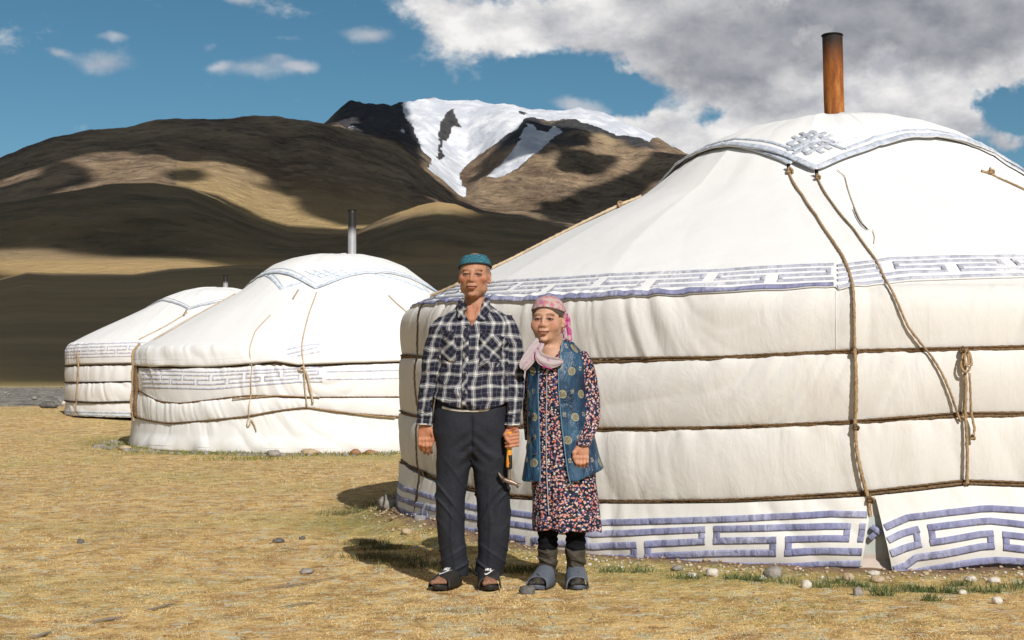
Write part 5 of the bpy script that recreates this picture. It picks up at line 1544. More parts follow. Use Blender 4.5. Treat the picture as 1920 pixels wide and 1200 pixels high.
def shirt_folds(X, Y, Z):
    cr = lambda t, u_: np.clip(1 - np.abs(vnoise(t, u_, 1.1)) * 2.6, 0, 1) ** 2
    d = -.0075 * cr((X * .7 + Z) * 9, (X - Z) * 3) - .006 * cr((Z - X * .9) * 10 + 5, (X + Z) * 3) -.0035 * np.abs(vnoise(X * 14 + Z * 5, Z * 6 - X * 4, Y * 9)) - .0022 * vnoise(X * 26, Z * 16, Y * 20)
    lo = sstep(Z, 1.02, .93) * .006 * vnoise(X * 38, Z * 10, Y * 24)
    d = d + lo
    # creases from the armpits and at the elbows
    for sx in (-1, 1):
        u = (X - sx * .15) * .8 + (Z - 1.24) * -sx * .9
        d = d + .0045 * np.sin(u * 120) * np.exp(-((X - sx * .14) ** 2 + (Z - 1.20) ** 2) / .07 ** 2)
        d = d + .0040 * np.sin((Z + X * sx * .5) * 165) * np.exp(-((X - sx * .215) / .07) ** 2 - ((Z - 1.10) / .06) ** 2)
    d = d + .0035 * np.sin(Z * 210) * np.exp(-((Z - .90) / .03) ** 2) * (np.abs(X) > .19)
    return d
Fs.shift(shirt_folds, (-.4, -.3, .80), (.4, .3, 1.5))
# open neck
vt_ = 1.352
def vneck(X, Y, Z):
    w = np.interp(Z, [vt_ - .02, vt_, 1.42, 1.46, 1.50], [-.02, .0, .040, .052, .06]); return np.maximum(np.abs(X + .010 + (Z - vt_) * -.05) - w, Y + .005)
Fs.cut(vneck, (-.1, -.2, 1.3), (.1, .02, 1.5), .003)
Fs.cut(lambda X, Y, Z: np.maximum(np.sqrt((X / .060) ** 2 + ((Y - .008) / .058) ** 2) * .055 - .055, 1.40 - Z) + 0 * X, (-.1, -.1, 1.38), (.1, .1, 1.5), .003)
hemS_ = np.interp(Fs.x, [-.23, -.20, -.12, -.02, .08, .155, .19], [mz(738), mz(746), mz(760), mz(768), mz(766), mz(757), mz(750)])
body_part = (np.abs(Fs.x + .02) < .196)[:, None, None]
Fs.d = np.where(body_part & (ST(Fs.x[:, None, None], Fs.y[None, :, None], Fs.z[None, None, :] + 0 * Fs.x[:, None, None]) < .035), np.maximum(Fs.d, hemS_[:, None, None] - Fs.z[None, None, :]), Fs.d).astype(np.float32)
shirt = field_obj('shirt', Fs, M_SHIRT, man, comps=[ST, SL, SR])
def front(F_l, x, z, lift=.0):
    """front surface of a loft"""
    cx = np.interp(z, F_l.z, F_l.cx); cy = np.interp(z, F_l.z, F_l.cy); a = np.interp(z, F_l.z, F_l.a); b = np.interp(z, F_l.z, F_l.b)
    t = np.clip(1 - np.abs((x - cx) / a) ** 2.3, 0.02, 1) ** (1 / 2.3)
    return cy - b * t - lift
def patch_on(name, L_, pts, mat, root, lift=.004, thick=.004, n=10, extra_uv=None, wob=.0015):
    """quad patch with corners (x,z) a,b,c,d laid on the front of a loft"""
    a, b, c, d = [np.array(p, float) for p in pts]
    V = []
    for j in range(n):
        for i in range(n):
            u, v = i / (n - 1), j / (n - 1)
            p = a * (1 - u) * (1 - v) + b * u * (1 - v) + c * u * v + d * (1 - u) * v
            edge = min(u, v, 1 - u, 1 - v)
            V.append((p[0], float(front(L_, p[0], p[1])) - lift * min(1, .35 + edge * 12) - wob * float(vnoise(p[0] * 60, p[1] * 60)), p[1]))
    V = np.array(V)
    uv = np.stack([V[:, 0] + .017, V[:, 2] + .02, V[:, 0] * 0], 1)
    o = mesh_np(name, V, grid_faces(n, n), mat, root, attrs={'uvw': ('FLOAT_VECTOR', uv)})
    md = o.modifiers.new('thickness', 'SOLIDIFY'); md.thickness = thick; md.offset = -1
    return o
mp = lambda px, py: (mxp(px), mz(py))
# placket, pockets with flaps, buttons, collar, cuffs
patch_on('placket', ST, [mp(866, 764), mp(878, 764), mp(881, 616), mp(870, 612)], M_SHIRTD, shirt, .010, .004, 14)
patch_on('pocket', ST, [mp(898, 690), mp(938, 694), mp(943, 645), mp(900, 640)], M_SHIRTD, shirt, .010)
patch_on('pocket_flap', ST, [mp(898, 646), mp(941, 655), mp(946, 632), mp(902, 622)], M_SHIRTD, shirt, .015)
patch_on('pocket', ST, [mp(822, 676), mp(856, 680), mp(858, 632), mp(816, 636)], M_SHIRTD, shirt, .010)
patch_on('pocket_flap', ST, [mp(813, 646), mp(856, 636), mp(852, 620), mp(814, 628)], M_SHIRTD, shirt, .015)
def ball(name, c, r, mat, root, sq=(1, 1, 1), seg=12):
    a = np.linspace(0, 2 * np.pi, seg, endpoint=False); b = np.linspace(-np.pi / 2, np.pi / 2, seg // 2 + 1)
    V = [(c[0] + r * sq[0] * math.cos(bb) * math.cos(aa), c[1] + r * sq[1] * math.cos(bb) * math.sin(aa), c[2] + r * sq[2] * math.sin(bb)) for bb in b for aa in a]
    return mesh_np(name, V, grid_faces(seg, len(b), True), mat, root)
for px, py in ((876, 640), (875, 668), (874, 700), (873, 732), (921, 640), (834, 634), (879, 614)):
    x, z = mp(px, py); ball('button', (x, float(front(ST, x, z)) - .016, z), .0055, M_BUTTON, shirt, (1, .35, 1))
def sheet3(name, rows, mat, root, thick=.003, uv=True):
    R_ = np.array(rows, float); n, m = R_.shape[:2]; V = R_.reshape(-1, 3)
    at = {'uvw': ('FLOAT_VECTOR', np.stack([V[:, 0], V[:, 2], V[:, 1] * 0], 1))} if uv else None
    o = mesh_np(name, V, grid_faces(m, n), mat, root, attrs=at)
    if thick: md = o.modifiers.new('thickness', 'SOLIDIFY'); md.thickness = thick; md.offset = 0
    md = o.modifiers.new('smooth', 'SUBSURF'); md.levels = 2; md.render_levels = 2
    return o
# collar: a stand round the neck and two flaps
col_rows = [[], []]
for t in np.linspace(0, 1, 15):
    a = R(-150) + t * R(300); b_ = abs(t - .5) * 2
    x = .068 * math.sin(a); y = .016 + .062 * math.cos(a)
    col_rows[0].append((x * 1.04, y * 1.04, 1.448 - .012 * b_)); col_rows[1].append((x, y, 1.494 - .020 * b_ ** 2))
sheet3('collar', col_rows, M_SHIRT, shirt)
cf = lambda px, py, l: (mxp(px), float(front(ST, mxp(px), min(mz(py), 1.44))) - l, mz(py))
sheet3('collar', [[cf(909, 557, .012), cf(914, 558, .004), cf(919, 562, .0)], [cf(906, 572, .026), cf(914, 574, .024), cf(920, 577, .016)], [cf(900, 586, .024), cf(909, 589, .024), cf(917, 591, .018)], [cf(891, 600, .014), cf(902, 603, .018), cf(911, 602, .014)]], M_SHIRTD, shirt, .004)
sheet3('collar', [[cf(861, 562, .0), cf(866, 558, .004), cf(871, 557, .012)], [cf(858, 574, .016), cf(864, 573, .024), cf(871, 572, .026)], [cf(857, 588, .018), cf(864, 588, .024), cf(872, 586, .024)], [cf(859, 598, .014), cf(865, 600, .018), cf(874, 597, .014)]], M_SHIRTD, shirt, .004)
# white undershirt edge under the bloused hem
tt = np.linspace(-1.0, 1.05, 40)
rope_mesh('undershirt_hem', M_WHITE, man, np.array([(-.018 + .168 * math.sin(a), -.126 * math.cos(a) ** .6 if math.cos(a) > 0 else 0, mz(769) + .018 * a * a) for a in tt]), .0075, 0, 1, 8, 0)
for L_, x_ in ((SL, 0), (SR, 0)):
    cz = np.linspace(0, 2 * np.pi, 33); 
    for zc, rr2 in ((.846, .003), (.900, .0022)):
        P = np.stack([np.interp(zc, L_.z, L_.cx) + (np.interp(zc, L_.z, L_.a) + .001) * np.cos(cz), np.interp(zc, L_.z, L_.cy) + (np.interp(zc, L_.z, L_.b) + .001) * np.sin(cz), cz * 0 + zc], 1)
        rope_mesh('cuff_edge', M_WHITE if zc < .85 else M_CAPT, shirt, P, rr2, 0, 1, 6, 0)
# trousers
TL = loft([(.060, -.098, .020, .066, .068), (.10, -.098, .020, .070, .074), (.16, -.104, .014, .068, .074), (.272, -.120, .008, .068, .076), (.45, -.124, .004, .076, .082), (.60, -.112, .004, .084, .094), (.75, -.098, .004, .098, .112), (.86, -.085, .004, .104, .120), (.94, -.078, .004, .108, .116)], 2.4)
TR = loft([(.058, .076, .022, .068, .068), (.10, .080, .020, .072, .074), (.16, .094, .014, .074, .076), (.272, .104, .008, .080, .080), (.45, .100, .004, .086, .086), (.60, .090, .004, .090, .096), (.75, .070, .004, .100, .112), (.86, .058, .004, .104, .120), (.94, .050, .004, .108, .116)], 2.4)
WL = loft([(.66, -.012, .01, .085, .060), (.72, -.014, .008, .170, .110), (.80, -.014, .004, .198, .124), (.90, -.014, .002, .194, .126), (.975, -.014, .002, .184, .118)], 2.4)
Ft = Field(axes_(-.25, .23, .0045), axes_(-.17, .17, .0045), axes_(.03, .99, .0045))
for L_ in (TL, TR, WL): add_loft(Ft, L_, .014)
def tr_folds(X, Y, Z):
    d = -.0045 * np.abs(vnoise(X * 9, Z * 3.2, Y * 8)) - .002 * vnoise(X * 20, Z * 10, Y * 14)
    side = np.where(X < -.012, -1.0, 1.0)
    w1 = vnoise(X * 7, Z * 9, 2); cr = lambda t: np.clip(1 - np.abs(vnoise(t, 0.3, 1.1)) * 2.4, 0, 1) ** 2
    d = d - .012 * cr((Z + side * X * .9 + .3 * w1 * .1) * 16) * sstep(Z, .28, .12) * sstep(Z, .05, .08)
    d = d - .009 * cr((Z - side * X * 1.3 + w1 * .05) * 11 + 3) * np.exp(-((Z - .48) / .16) ** 2)
    d = d - .007 * cr((Z + side * X * .35 + w1 * .03) * 17 + 7) * np.exp(-((Z - .74) / .12) ** 2)
    d = d - .006 * np.exp(-((np.abs(X + .012) - .095 - .02 * w1) / .012) ** 2) * sstep(Z, .6, .3) * (Y < 0)
    u = (np.abs(X + .012) * .8 + (Z - .72)) ; d = d + .006 * np.sin(u * 95) * np.exp(-((X + .012) / .07) ** 2 - ((Z - .72) / .09) ** 2)
    d = d + .012 * np.exp(-((X + .012) / .010) ** 2) * sstep(Z, .66, .72) * sstep(Z, .93, .84) * (Y < 0)     # fly
    d = d - .004 * sstep(np.abs(np.abs(X + .012) - .10), .012, .004) * 0
    return d
Ft.shift(tr_folds, (-.3, -.2, .03), (.3, .2, .99))
field_obj('trousers', Ft, M_TROUS, man, comps=[TL, TR])
slide(man, FTM[0][0], FTM[0][1], -.42, M_RUB, .285, .054, .026, .112, logo=True)
slide(man, FTM[1][0], FTM[1][1], .06, M_RUB, .285, .053, .026, .112, logo=True)

# hammer in his hand
hamx, hamy = mx0 + HAX, MY + HAY
ham = empty('hammer', (hamx, hamy, .56))
tag(ham, 'claw hammer with orange and black grip hanging head down in the man\'s hand', 'hammer')
M_ORANGE = material('orange_grip', lambda g: (g.mix(g.smooth(g.noise(g.obj(), 30, 2, .5), .45, .55), (.85, .27, .015), (.80, .40, .04))), .45, .4)
M_GRIPB = material('black_grip', lambda g: (.02, .018, .018), .6, .3)
M_STEEL = material('worn_steel', lambda g: (g.mix(g.noise(g.obj(), 60, 4, .6), (.16, .11, .08), (.38, .30, .23))), .45, .5, .6)
def sweep(name, P, r, mat, root, sq=1.0, seg=12):
    P = np.array(P, float); T = np.gradient(P, axis=0); T /= np.linalg.norm(T, axis=1)[:, None]
    A = np.cross(T, (0, 1, 0.05)); A /= np.linalg.norm(A, axis=1)[:, None]; B = np.cross(T, A); a = np.linspace(0, 2 * np.pi, seg, endpoint=False)
    r = np.broadcast_to(np.asarray(r, float), len(P))
    V = P[:, None] + r[:, None, None] * (np.cos(a)[None, :, None] * A[:, None] + sq * np.sin(a)[None, :, None] * B[:, None])
    V = np.concatenate([np.repeat(V[:1].mean(1, keepdims=True), seg, 1), V, np.repeat(V[-1:].mean(1, keepdims=True), seg, 1)])
    return mesh_np(name, V.reshape(-1, 3), grid_faces(seg, len(V), True), mat, root)
zz = np.linspace(.250, .065, 20)
sweep('grip', [(0, 0, z) for z in zz], .0145 + .002 * np.sin(np.linspace(0, 9, 20)), M_ORANGE, ham)
sweep('grip_inlay', [(.004, -.006, z) for z in np.linspace(.130, .060, 8)], .0115, M_GRIPB, ham)
sweep('shaft', [(0, -.001, z) for z in np.linspace(.095, -.005, 6)], [.0075, .0078, .008, .0085, .010, .012], M_STEEL, ham)
hd = [(.052, 0, -.030), (.046, 0, -.026), (.044, 0, -.025), (.030, 0, -.017), (.012, 0, -.010), (-.006, 0, -.004), (-.022, 0, .002), (-.034, 0, .010)]
sweep('hammer_head', hd, [.014, .0145, .0115, .0100, .0135, .0135, .0105, .008], M_STEEL, ham)
for s_y in (-1, 1):
    sweep('claw', [(-.030, s_y * .004, .008), (-.042, s_y * .007, .018), (-.050, s_y * .009, .030), (-.055, s_y * .010, .042)], [.0075, .006, .005, .002], M_STEEL, ham)

# =============================================================== the woman
WY = 7.75
wx0 = (1050 - 960) / FPX * WY
wom = empty('person', (wx0, WY, 0))
tag(wom, 'woman in rose headscarf, shiny blue vest and floral dress, beside the man', 'woman')
wxp = lambda px: (px - 1050) / sx_
wp = lambda px, py: (wxp(px), mz(py))
SKIN_W = (.55, .325, .22)
hcW = np.array((wxp(1027), -.010, mz(603) + .006)); HW_ = rotm(-.26, .02, .03)
KW = 1.03
Fw = Field(var_axis([(-.20, -.16, .004), (-.16, .05, .0024), (.05, .22, .004)]), var_axis([(-.20, .15, .0032)]), var_axis([(0, .56, .006), (.56, .80, .0034), (.80, 1.14, .008), (1.14, 1.24, .004), (1.24, 1.53, .0023)]))
headV = head(Fw, hcW, HW_, KW, True)
nk = (wxp(1037), .012, 1.16)
Fw.cap(nk, hcW + np.array((.006, .026, -.08)), .072, .066, .02)
for sx in (-1, 1): Fw.cap((wxp(1030) + sx * .02, -.050, 1.165), (wxp(1037) + sx * .07, -.02, 1.185), .011, .010, .02)
Fw.add(loft([(.5, 0, .01, .15, .11), (.9, 0, .01, .15, .11), (1.08, -.02, .01, .130, .10), (1.17, -.02, .012, .11, .086), (1.235, -.03, .015, .08, .066)]), (-.17, -.12, .50), (.17, .13, 1.25), .03)
WJ = [(.100, .01, 1.12), (.150, .0, .90), (.112, -.120, .745)]
Fw.path([(WJ[0], .036), (WJ[1], .034), (WJ[2], .024)], .01)
WJ2 = [(-.115, .02, 1.10), (-.150, .05, .92), (-.145, .06, .76)]
Fw.path([(WJ2[0], .036), (WJ2[1], .034), (WJ2[2], .026)], .01)
hand(Fw, (.110, -.134, .752), -1, sc=.92, curl=.45)
hand(Fw, (-.145, .06, .76), 1, sc=.88, curl=.4)
LWX = [(wxp(1027), .02), (wxp(1079), .01)]
for x_, y_ in LWX: Fw.path([((x_ * .9, .01, .55), .075), ((x_, y_, .32), .048), ((x_, y_, .10), .036)], .02)
FTW = [(wxp(1026), .010, -.38), (wxp(1079), .010, .02)]
for fx_, fy_, yw in FTW: foot(Fw, fx_, fy_, yw, .235, up=.022)
def col_wom(P):
    c = np.tile(np.array(SKIN_W), (len(P), 1)) * (1 + .08 * vnoise(P[:, 0] * 40, P[:, 1] * 40, P[:, 2] * 40)[:, None])
    c = np.where((P[:, 2] < .3)[:, None], np.array((.03, .025, .022)), c)
    c = np.where(((P[:, 2] < .8) & (P[:, 2] > .5))[:, None], c * np.array((.95, .80, .72)), c)
    hair = lambda x, y, z: sstep(z + np.abs(x) * .55 + y * -.12, .085, .092) * (y < .02) + (np.abs(x) > .066) * (z > .015) * (y < 0) * .9
    return paint_head(P, c, hcW, HW_, KW, True, lambda *q: np.clip(hair(*q), 0, 1))
field_obj('body', Fw, M_SKIN, wom, col=col_wom)
# headscarf, tied at the nape
Fh = Field(axes_(-.20, .10, .0032), axes_(-.13, .16, .0032), axes_(1.24, 1.54, .0032))
Fh.ell(headV((0, .014, .040)), np.array((.0875, .107, .090)) * KW, .01, rot=HW_)
Fh.ell(headV((0, .045, -.015)), np.array((.078, .070, .075)) * KW, .02, rot=HW_)
fn = HW_.T @ np.array((0, -.90, -.44)); fp = headV((0, -.092, .066))
def facecut(X, Y, Z):
    x, y, z = X - hcW[0], Y - hcW[1], Z - hcW[2]
    q = [(HW_[i][0] * x + HW_[i][1] * y + HW_[i][2] * z) / KW for i in range(3)]
    line_ = q[2] - (.066 - 2.2 * q[0] ** 2 - 10 * np.abs(q[0]) ** 3 * 1.0) - .55 * (q[1] + .09) * 0
    return np.maximum(line_, (q[1] - .018 - .35 * q[2])) * KW
Fh.cut(facecut, (-.25, -.2, 1.2), (.2, .1, 1.6), .003)
Fh.ell(headV((.062, .088, -.018)), np.array((.022, .024, .020)), .008)
Fh.shift(lambda X, Y, Z: .0030 * np.abs(vnoise((Z * 1.0 + X * .35) * 34, Y * 10, 4)) -.0022 * np.abs(vnoise(X * 30 + Z * 20, Z * 12, Y * 26)) + .0018 * np.sin((Z + Y * .7) * 150) * sstep(Y, -.02, .05), (-.3, -.2, 1.2), (.2, .2, 1.6))
scarf = field_obj('headscarf', Fh, M_SCARF, wom)
def drape(name, pts, mat, root, wave=.006, thick=.004, n=9, uv=False):
    """hanging cloth: list of (left point, right point) across"""
    rows = []
    for i, (a, b) in enumerate(pts):
        a, b = np.array(a, float), np.array(b, float); row = []
        for t in np.linspace(0, 1, n):
            p = a + (b - a) * t; p[1] += -wave * math.sin(t * 9.5 + i * .5); row.append(p)
        rows.append(row)
    return sheet3(name, rows, mat, root, thick, uv)
kn = headV((.066, .090, -.018))
drape('scarf_tail', [(kn + (-.012, 0, .070), kn + (.026, .0, .055)), (kn + (-.012, -.004, .03), kn + (.034, .0, .02)), (kn + (-.012, 0, -.01), kn + (.034, .01, -.02)), (kn + (-.006, .0, -.05), kn + (.044, .012, -.055)), (kn + (.002, 0, -.085), kn + (.040, .01, -.10))], M_MAG, scarf, .008)
drape('scarf_tail', [(kn + (-.022, .004, .0), kn + (.006, .0, -.005)), (kn + (-.028, .0, -.035), kn + (.014, .0, -.04)), (kn + (-.026, .0, -.07), kn + (.020, .0, -.082))], M_SCARF2, scarf, .006)
Fr = Field(axes_(-.20, .10, .003), axes_(-.13, .10, .003), axes_(1.26, 1.50, .003))
Fr.ell(headV((0, .012, .036)), np.array((.0815, .101, .087)) * KW, .01, rot=HW_)
def haircut(X, Y, Z):
    x, y, z = X - hcW[0], Y - hcW[1], Z - hcW[2]
    q = [(HW_[i][0] * x + HW_[i][1] * y + HW_[i][2] * z) / KW for i in range(3)]
    return np.maximum((.061 - 5.5 * np.abs(q[0]) ** 2 - 60 * np.abs(q[0]) ** 3) - q[2], q[1] - .01 ) * 0 + np.maximum(q[2] - (.058 - 4.5 * q[0] ** 2 - 90 * np.abs(q[0]) ** 3), q[1] - .030) * KW
Fr.d = np.maximum(Fr.d, -haircut(*[Fr.x[:, None, None], Fr.y[None, :, None], Fr.z[None, None, :]])).astype(np.float32) if False else Fr.d
def keep_above(X, Y, Z):
    x, y, z = X - hcW[0], Y - hcW[1], Z - hcW[2]
    q = [(HW_[i][0] * x + HW_[i][1] * y + HW_[i][2] * z) / KW for i in range(3)]
    return ((.0615 - 3.2 * q[0] ** 2 - 70 * np.abs(q[0]) ** 3) - q[2]) * KW
XX, YY, ZZ = Fr.x[:, None, None], Fr.y[None, :, None], Fr.z[None, None, :]
Fr.d = np.maximum(np.maximum(Fr.d, keep_above(XX, YY, ZZ) * np.ones_like(Fr.d)), (hcW[2] - .030) - ZZ).astype(np.float32)
field_obj('hair', Fr, M_HAIR, wom)
ball('earring', headV((.084, -.004, -.042)), .0045, M_GOLD, wom)
# dress
DT = loft([(.295, wxp(1064), .004, .178, .130), (.34, wxp(1063), .004, .178, .130), (.50, wxp(1060), .004, .172, .126), (.70, wxp(1054), .004, .162, .122), (.90, wxp(1048), .004, .154, .118), (1.05, wxp(1044), .004, .152, .118), (1.15, wxp(1042), .008, .150, .110), (1.21, wxp(1041), .012, .138, .092), (1.25, wxp(1040), .014, .106, .074), (1.285, wxp(1040), .014, .078, .066)], 2.3)
DS = loft([(.735, .112, -.128, .037, .038), (.76, .118, -.114, .040, .042), (.84, .154, -.052, .047, .050), (.92, .160, -.012, .050, .056), (1.0, .152, .006, .053, .060), (1.10, .136, .012, .055, .064), (1.18, .116, .012, .052, .062), (1.225, .098, .012, .040, .05)])
DS2 = loft([(.76, -.146, .060, .036, .038), (.9, -.150, .052, .045, .05), (1.0, -.142, .035, .052, .058), (1.12, -.125, .02, .052, .06), (1.21, -.100, .014, .04, .05)])
Fd = Field(axes_(-.23, .26, .0045), axes_(-.18, .18, .0045), axes_(.27, 1.30, .0045))
for L_ in (DT, DS, DS2): add_loft(Fd, L_, .014)
def dress_folds(X, Y, Z):
    lo = sstep(Z, .85, .35)
    d = .013 * lo * vnoise(X * 17 + 3, Z * 2.2, Y * 14) + .004 * lo * vnoise(X * 40, Z * 3, Y * 30) - .0025 * np.abs(vnoise(X * 20, Z * 12, Y * 16))
    d = d + .004 * np.sin((Z - X * .6) * 130) * np.exp(-((X - .155) / .05) ** 2 - ((Z - .92) / .07) ** 2)
    d = d + .010 * np.exp(-((X - wxp(1027) - (1.0 - Z) * .02) / .012) ** 2) * (Y < 0) * sstep(Z, 1.0, .9)
    return d
Fd.shift(dress_folds, (-.3, -.3, .2), (.3, .3, 1.3))
Fd.cut(lambda X, Y, Z: np.maximum(np.abs(X - wxp(1026) + (Z - 1.135) * -.12) - np.interp(Z, [1.11, 1.135, 1.25, 1.30], [-.02, 0, .062, .07]), Y + .01), (-.2, -.2, 1.10), (.1, 0, 1.31), .003)
Fd.cut(lambda X, Y, Z: np.maximum(np.sqrt(((X - wxp(1038)) / .060) ** 2 + ((Y - .010) / .056) ** 2) * .055 - .055, 1.21 - Z) + 0 * X, (-.15, -.1, 1.18), (.1, .1, 1.32), .003)
dress = field_obj('dress', Fd, M_FLORAL, wom, comps=[DT, DS, DS2])
# zip down the front
zx = [(1024, 700), (1024, 740), (1023, 780), (1023, 830), (1024, 880), (1026, 930), (1028, 960)]
P = smooth_path([(wxp(a), float(front(DT, wxp(a), mz(b))) - .004, mz(b)) for a, b in zx], .01)
rope_mesh('zip', material('zip_teeth', lambda g: (.42, .40, .40), .4, .5, .3), dress, P, .0035, 260, 2, 6, .3)
# vest: two fronts and a back, hanging open
VT = loft([(.555, wxp(1060), .006, .226, .152), (.60, wxp(1058), .006, .212, .148), (.70, wxp(1054), .006, .190, .140), (.82, wxp(1049), .006, .172, .134), (.95, wxp(1045), .006, .164, .130), (1.07, wxp(1042), .006, .162, .128), (1.15, wxp(1042), .010, .162, .120), (1.21, wxp(1041), .012, .150, .102), (1.25, wxp(1040), .014, .118, .084), (1.285, wxp(1040), .014, .088, .075)], 2.3)
Fv = Field(axes_(-.27, .29, .0042), axes_(-.20, .20, .0042), axes_(.53, 1.30, .0042))
add_loft(Fv, VT, 0)
Fv.shift(lambda X, Y, Z: .006 * vnoise(X * 13, Z * 4, Y * 10) + .004 * sstep(Z, .95, .6) * vnoise(X * 30, Z * 3, Y * 25), (-.3, -.3, .5), (.3, .3, 1.3))
d0 = Fv.d.copy()
sl_, X_, Y_, Z_ = Fv.view((-.3, -.3, .5), (.3, .3, 1.3), 0)
shell = np.maximum(d0, -(d0 + .009))
shell = np.maximum(shell, -(Z_ - .5)) 
Fv.d = shell.astype(np.float32)
# front opening
lx = np.interp(Fv.z, [mz(915), mz(880), mz(800), mz(730), mz(690), mz(650), mz(630)], [wxp(p) for p in (1011, 1012, 1010, 1008, 1010, 1016, 1024)])
rx = np.interp(Fv.z, [mz(915), mz(880), mz(800), mz(730), mz(690), mz(650), mz(630)], [wxp(p) for p in (1070, 1062, 1052, 1046, 1046, 1052, 1058)])
Fv.d = np.maximum(Fv.d, -np.maximum(np.maximum(lx[None, None, :] - X_, X_ - rx[None, None, :]), Y_ + .01)).astype(np.float32)
# armholes
for sx, cxx in ((1, .135), (-1, -.155)):
    Fv.ell((cxx + sx * .046, .012, 1.085), (.045, .085, .115), .004, cut=True)
# hem runs lower on the left front
hemz = np.interp(Fv.x, [-.24, -.12, -.03, .04, .12, .26], [mz(893), mz(911), mz(911), mz(905), mz(893), mz(872)])
Fv.d = np.maximum(Fv.d, hemz[:, None, None] - Z_).astype(np.float32)
Fv.d = np.maximum(Fv.d, Z_ - 1.275).astype(np.float32)
vest = field_obj('vest', Fv, M_VEST, wom, comps=[VT])
M_PIPE = material('vest_piping', lambda g: (.09, .20, .30), .5, .4)
for arr, sg in ((lx, -1), (rx, 1)):
    P = [(float(np.interp(z, Fv.z, arr)), float(front(VT, np.interp(z, Fv.z, arr), z)) + .001, z) for z in np.linspace(mz(908 if sg < 0 else 903), mz(640), 50)]
    rope_mesh('piping', M_PIPE, vest, np.array(P), .0035, 0, 1, 6, 0)
for px, py in ((1000, 818), (1002, 850), (998, 778)):
    x, z = wp(px, py); ball('button', (x, float(front(VT, x, z)) - .006, z), .008, M_GRIPB, vest, (1, .5, 1))
# scarf end round the neck
fy = lambda px, py, l=.02: (wxp(px), float(front(VT, wxp(px), min(mz(py), 1.25))) - l, mz(py))
def nv(px, py, y): return np.array((wxp(px), y, mz(py)))
ns_ = empty('neck_scarf', (0, 0, 0)); ns_.parent = wom
drape('scarf_end', [(nv(1006, 632, -.060), nv(1022, 642, -.068)), (nv(996, 645, -.090), nv(1017, 657, -.108)), (nv(986, 658, -.112), nv(1010, 668, -.128)), (nv(977, 672, -.124), nv(1000, 681, -.136)), (nv(972, 684, -.128), nv(990, 693, -.136)), (nv(976, 692, -.128), nv(984, 696, -.132))], M_SCARF2, ns_, .007, .005)
drape('scarf_end', [(nv(1016, 640, -.072), nv(1008, 652, -.110)), (nv(1010, 652, -.108), nv(1000, 664, -.138)), (nv(1016, 664, -.130), nv(1006, 678, -.146)), (nv(1028, 668, -.138), nv(1018, 686, -.150)), (nv(1040, 671, -.140), nv(1034, 692, -.150)), (nv(1051, 673, -.136), nv(1043, 688, -.146)), (nv(1056, 677, -.132), nv(1053, 683, -.140))], M_SCARF2, ns_, .006, .005)
rope_mesh('scarf_border', M_MAG, ns_, smooth_path([tuple(nv(1013, 645, -.112)), tuple(nv(1003, 662, -.142)), tuple(nv(1007, 679, -.150)), tuple(nv(1020, 688, -.154)), tuple(nv(1034, 692, -.153))], .006), .003, 0, 1, 6, 0)

# leggings, boots, slides
Fl = Field(axes_(-.14, .16, .004), axes_(-.10, .12, .004), axes_(.14, .48, .004))
for x_, y_ in LWX: Fl.path([((x_ * .95, y_, .46), .060), ((x_, y_, .22), .050), ((x_, y_, .17), .046)], .01)
Fl.shift(lambda X, Y, Z: .003 * np.sin(Z * 150 + 3 * vnoise(X * 20, Z * 10)), (-.2, -.2, .1), (.2, .2, .5))
field_obj('leggings', Fl, M_LEGG, wom)
for (x_, y_), (fx_, fy_, yw) in zip(LWX, FTW):
    Fo = Field(axes_(x_ - .13, x_ + .13, .0035), axes_(-.22, .10, .0035), axes_(.01, .22, .0035))
    Fo.add(loft([(.055, x_, y_ - .004, .040, .050), (.10, x_, y_, .042, .052), (.15, x_, y_, .050, .056), (.185, x_, y_, .053, .058), (.192, x_, y_, .050, .054)]), (x_ - .06, -.1, .05), (x_ + .06, .1, .2), .015)
    c_, s_2 = math.cos(yw), math.sin(yw); Wf = lambda a, b, z: (fx_ + a * c_ + b * s_2, fy_ - b * c_ + a * s_2, z)
    Fo.cap(Wf(0, -.02, .056), Wf(0, .09, .050), .036, .030, .02); Fo.cap(Wf(0, .09, .048), Wf(0, .150, .042), .030, .022, .02)
    Fo.shift(lambda X, Y, Z: -.010 * np.clip(1 - np.abs(vnoise((Z + X * .5) * 26, X * 9, 2)) * 2.5, 0, 1) * sstep(Z, .05, .09) + .003 * vnoise(X * 30, Y * 30, Z * 30), (-.3, -.3, 0), (.3, .2, .3))
    field_obj('boot', Fo, M_FELT, wom)
    slide(wom, fx_, fy_, yw, M_SLIDE, .262, .053, .022, .120)
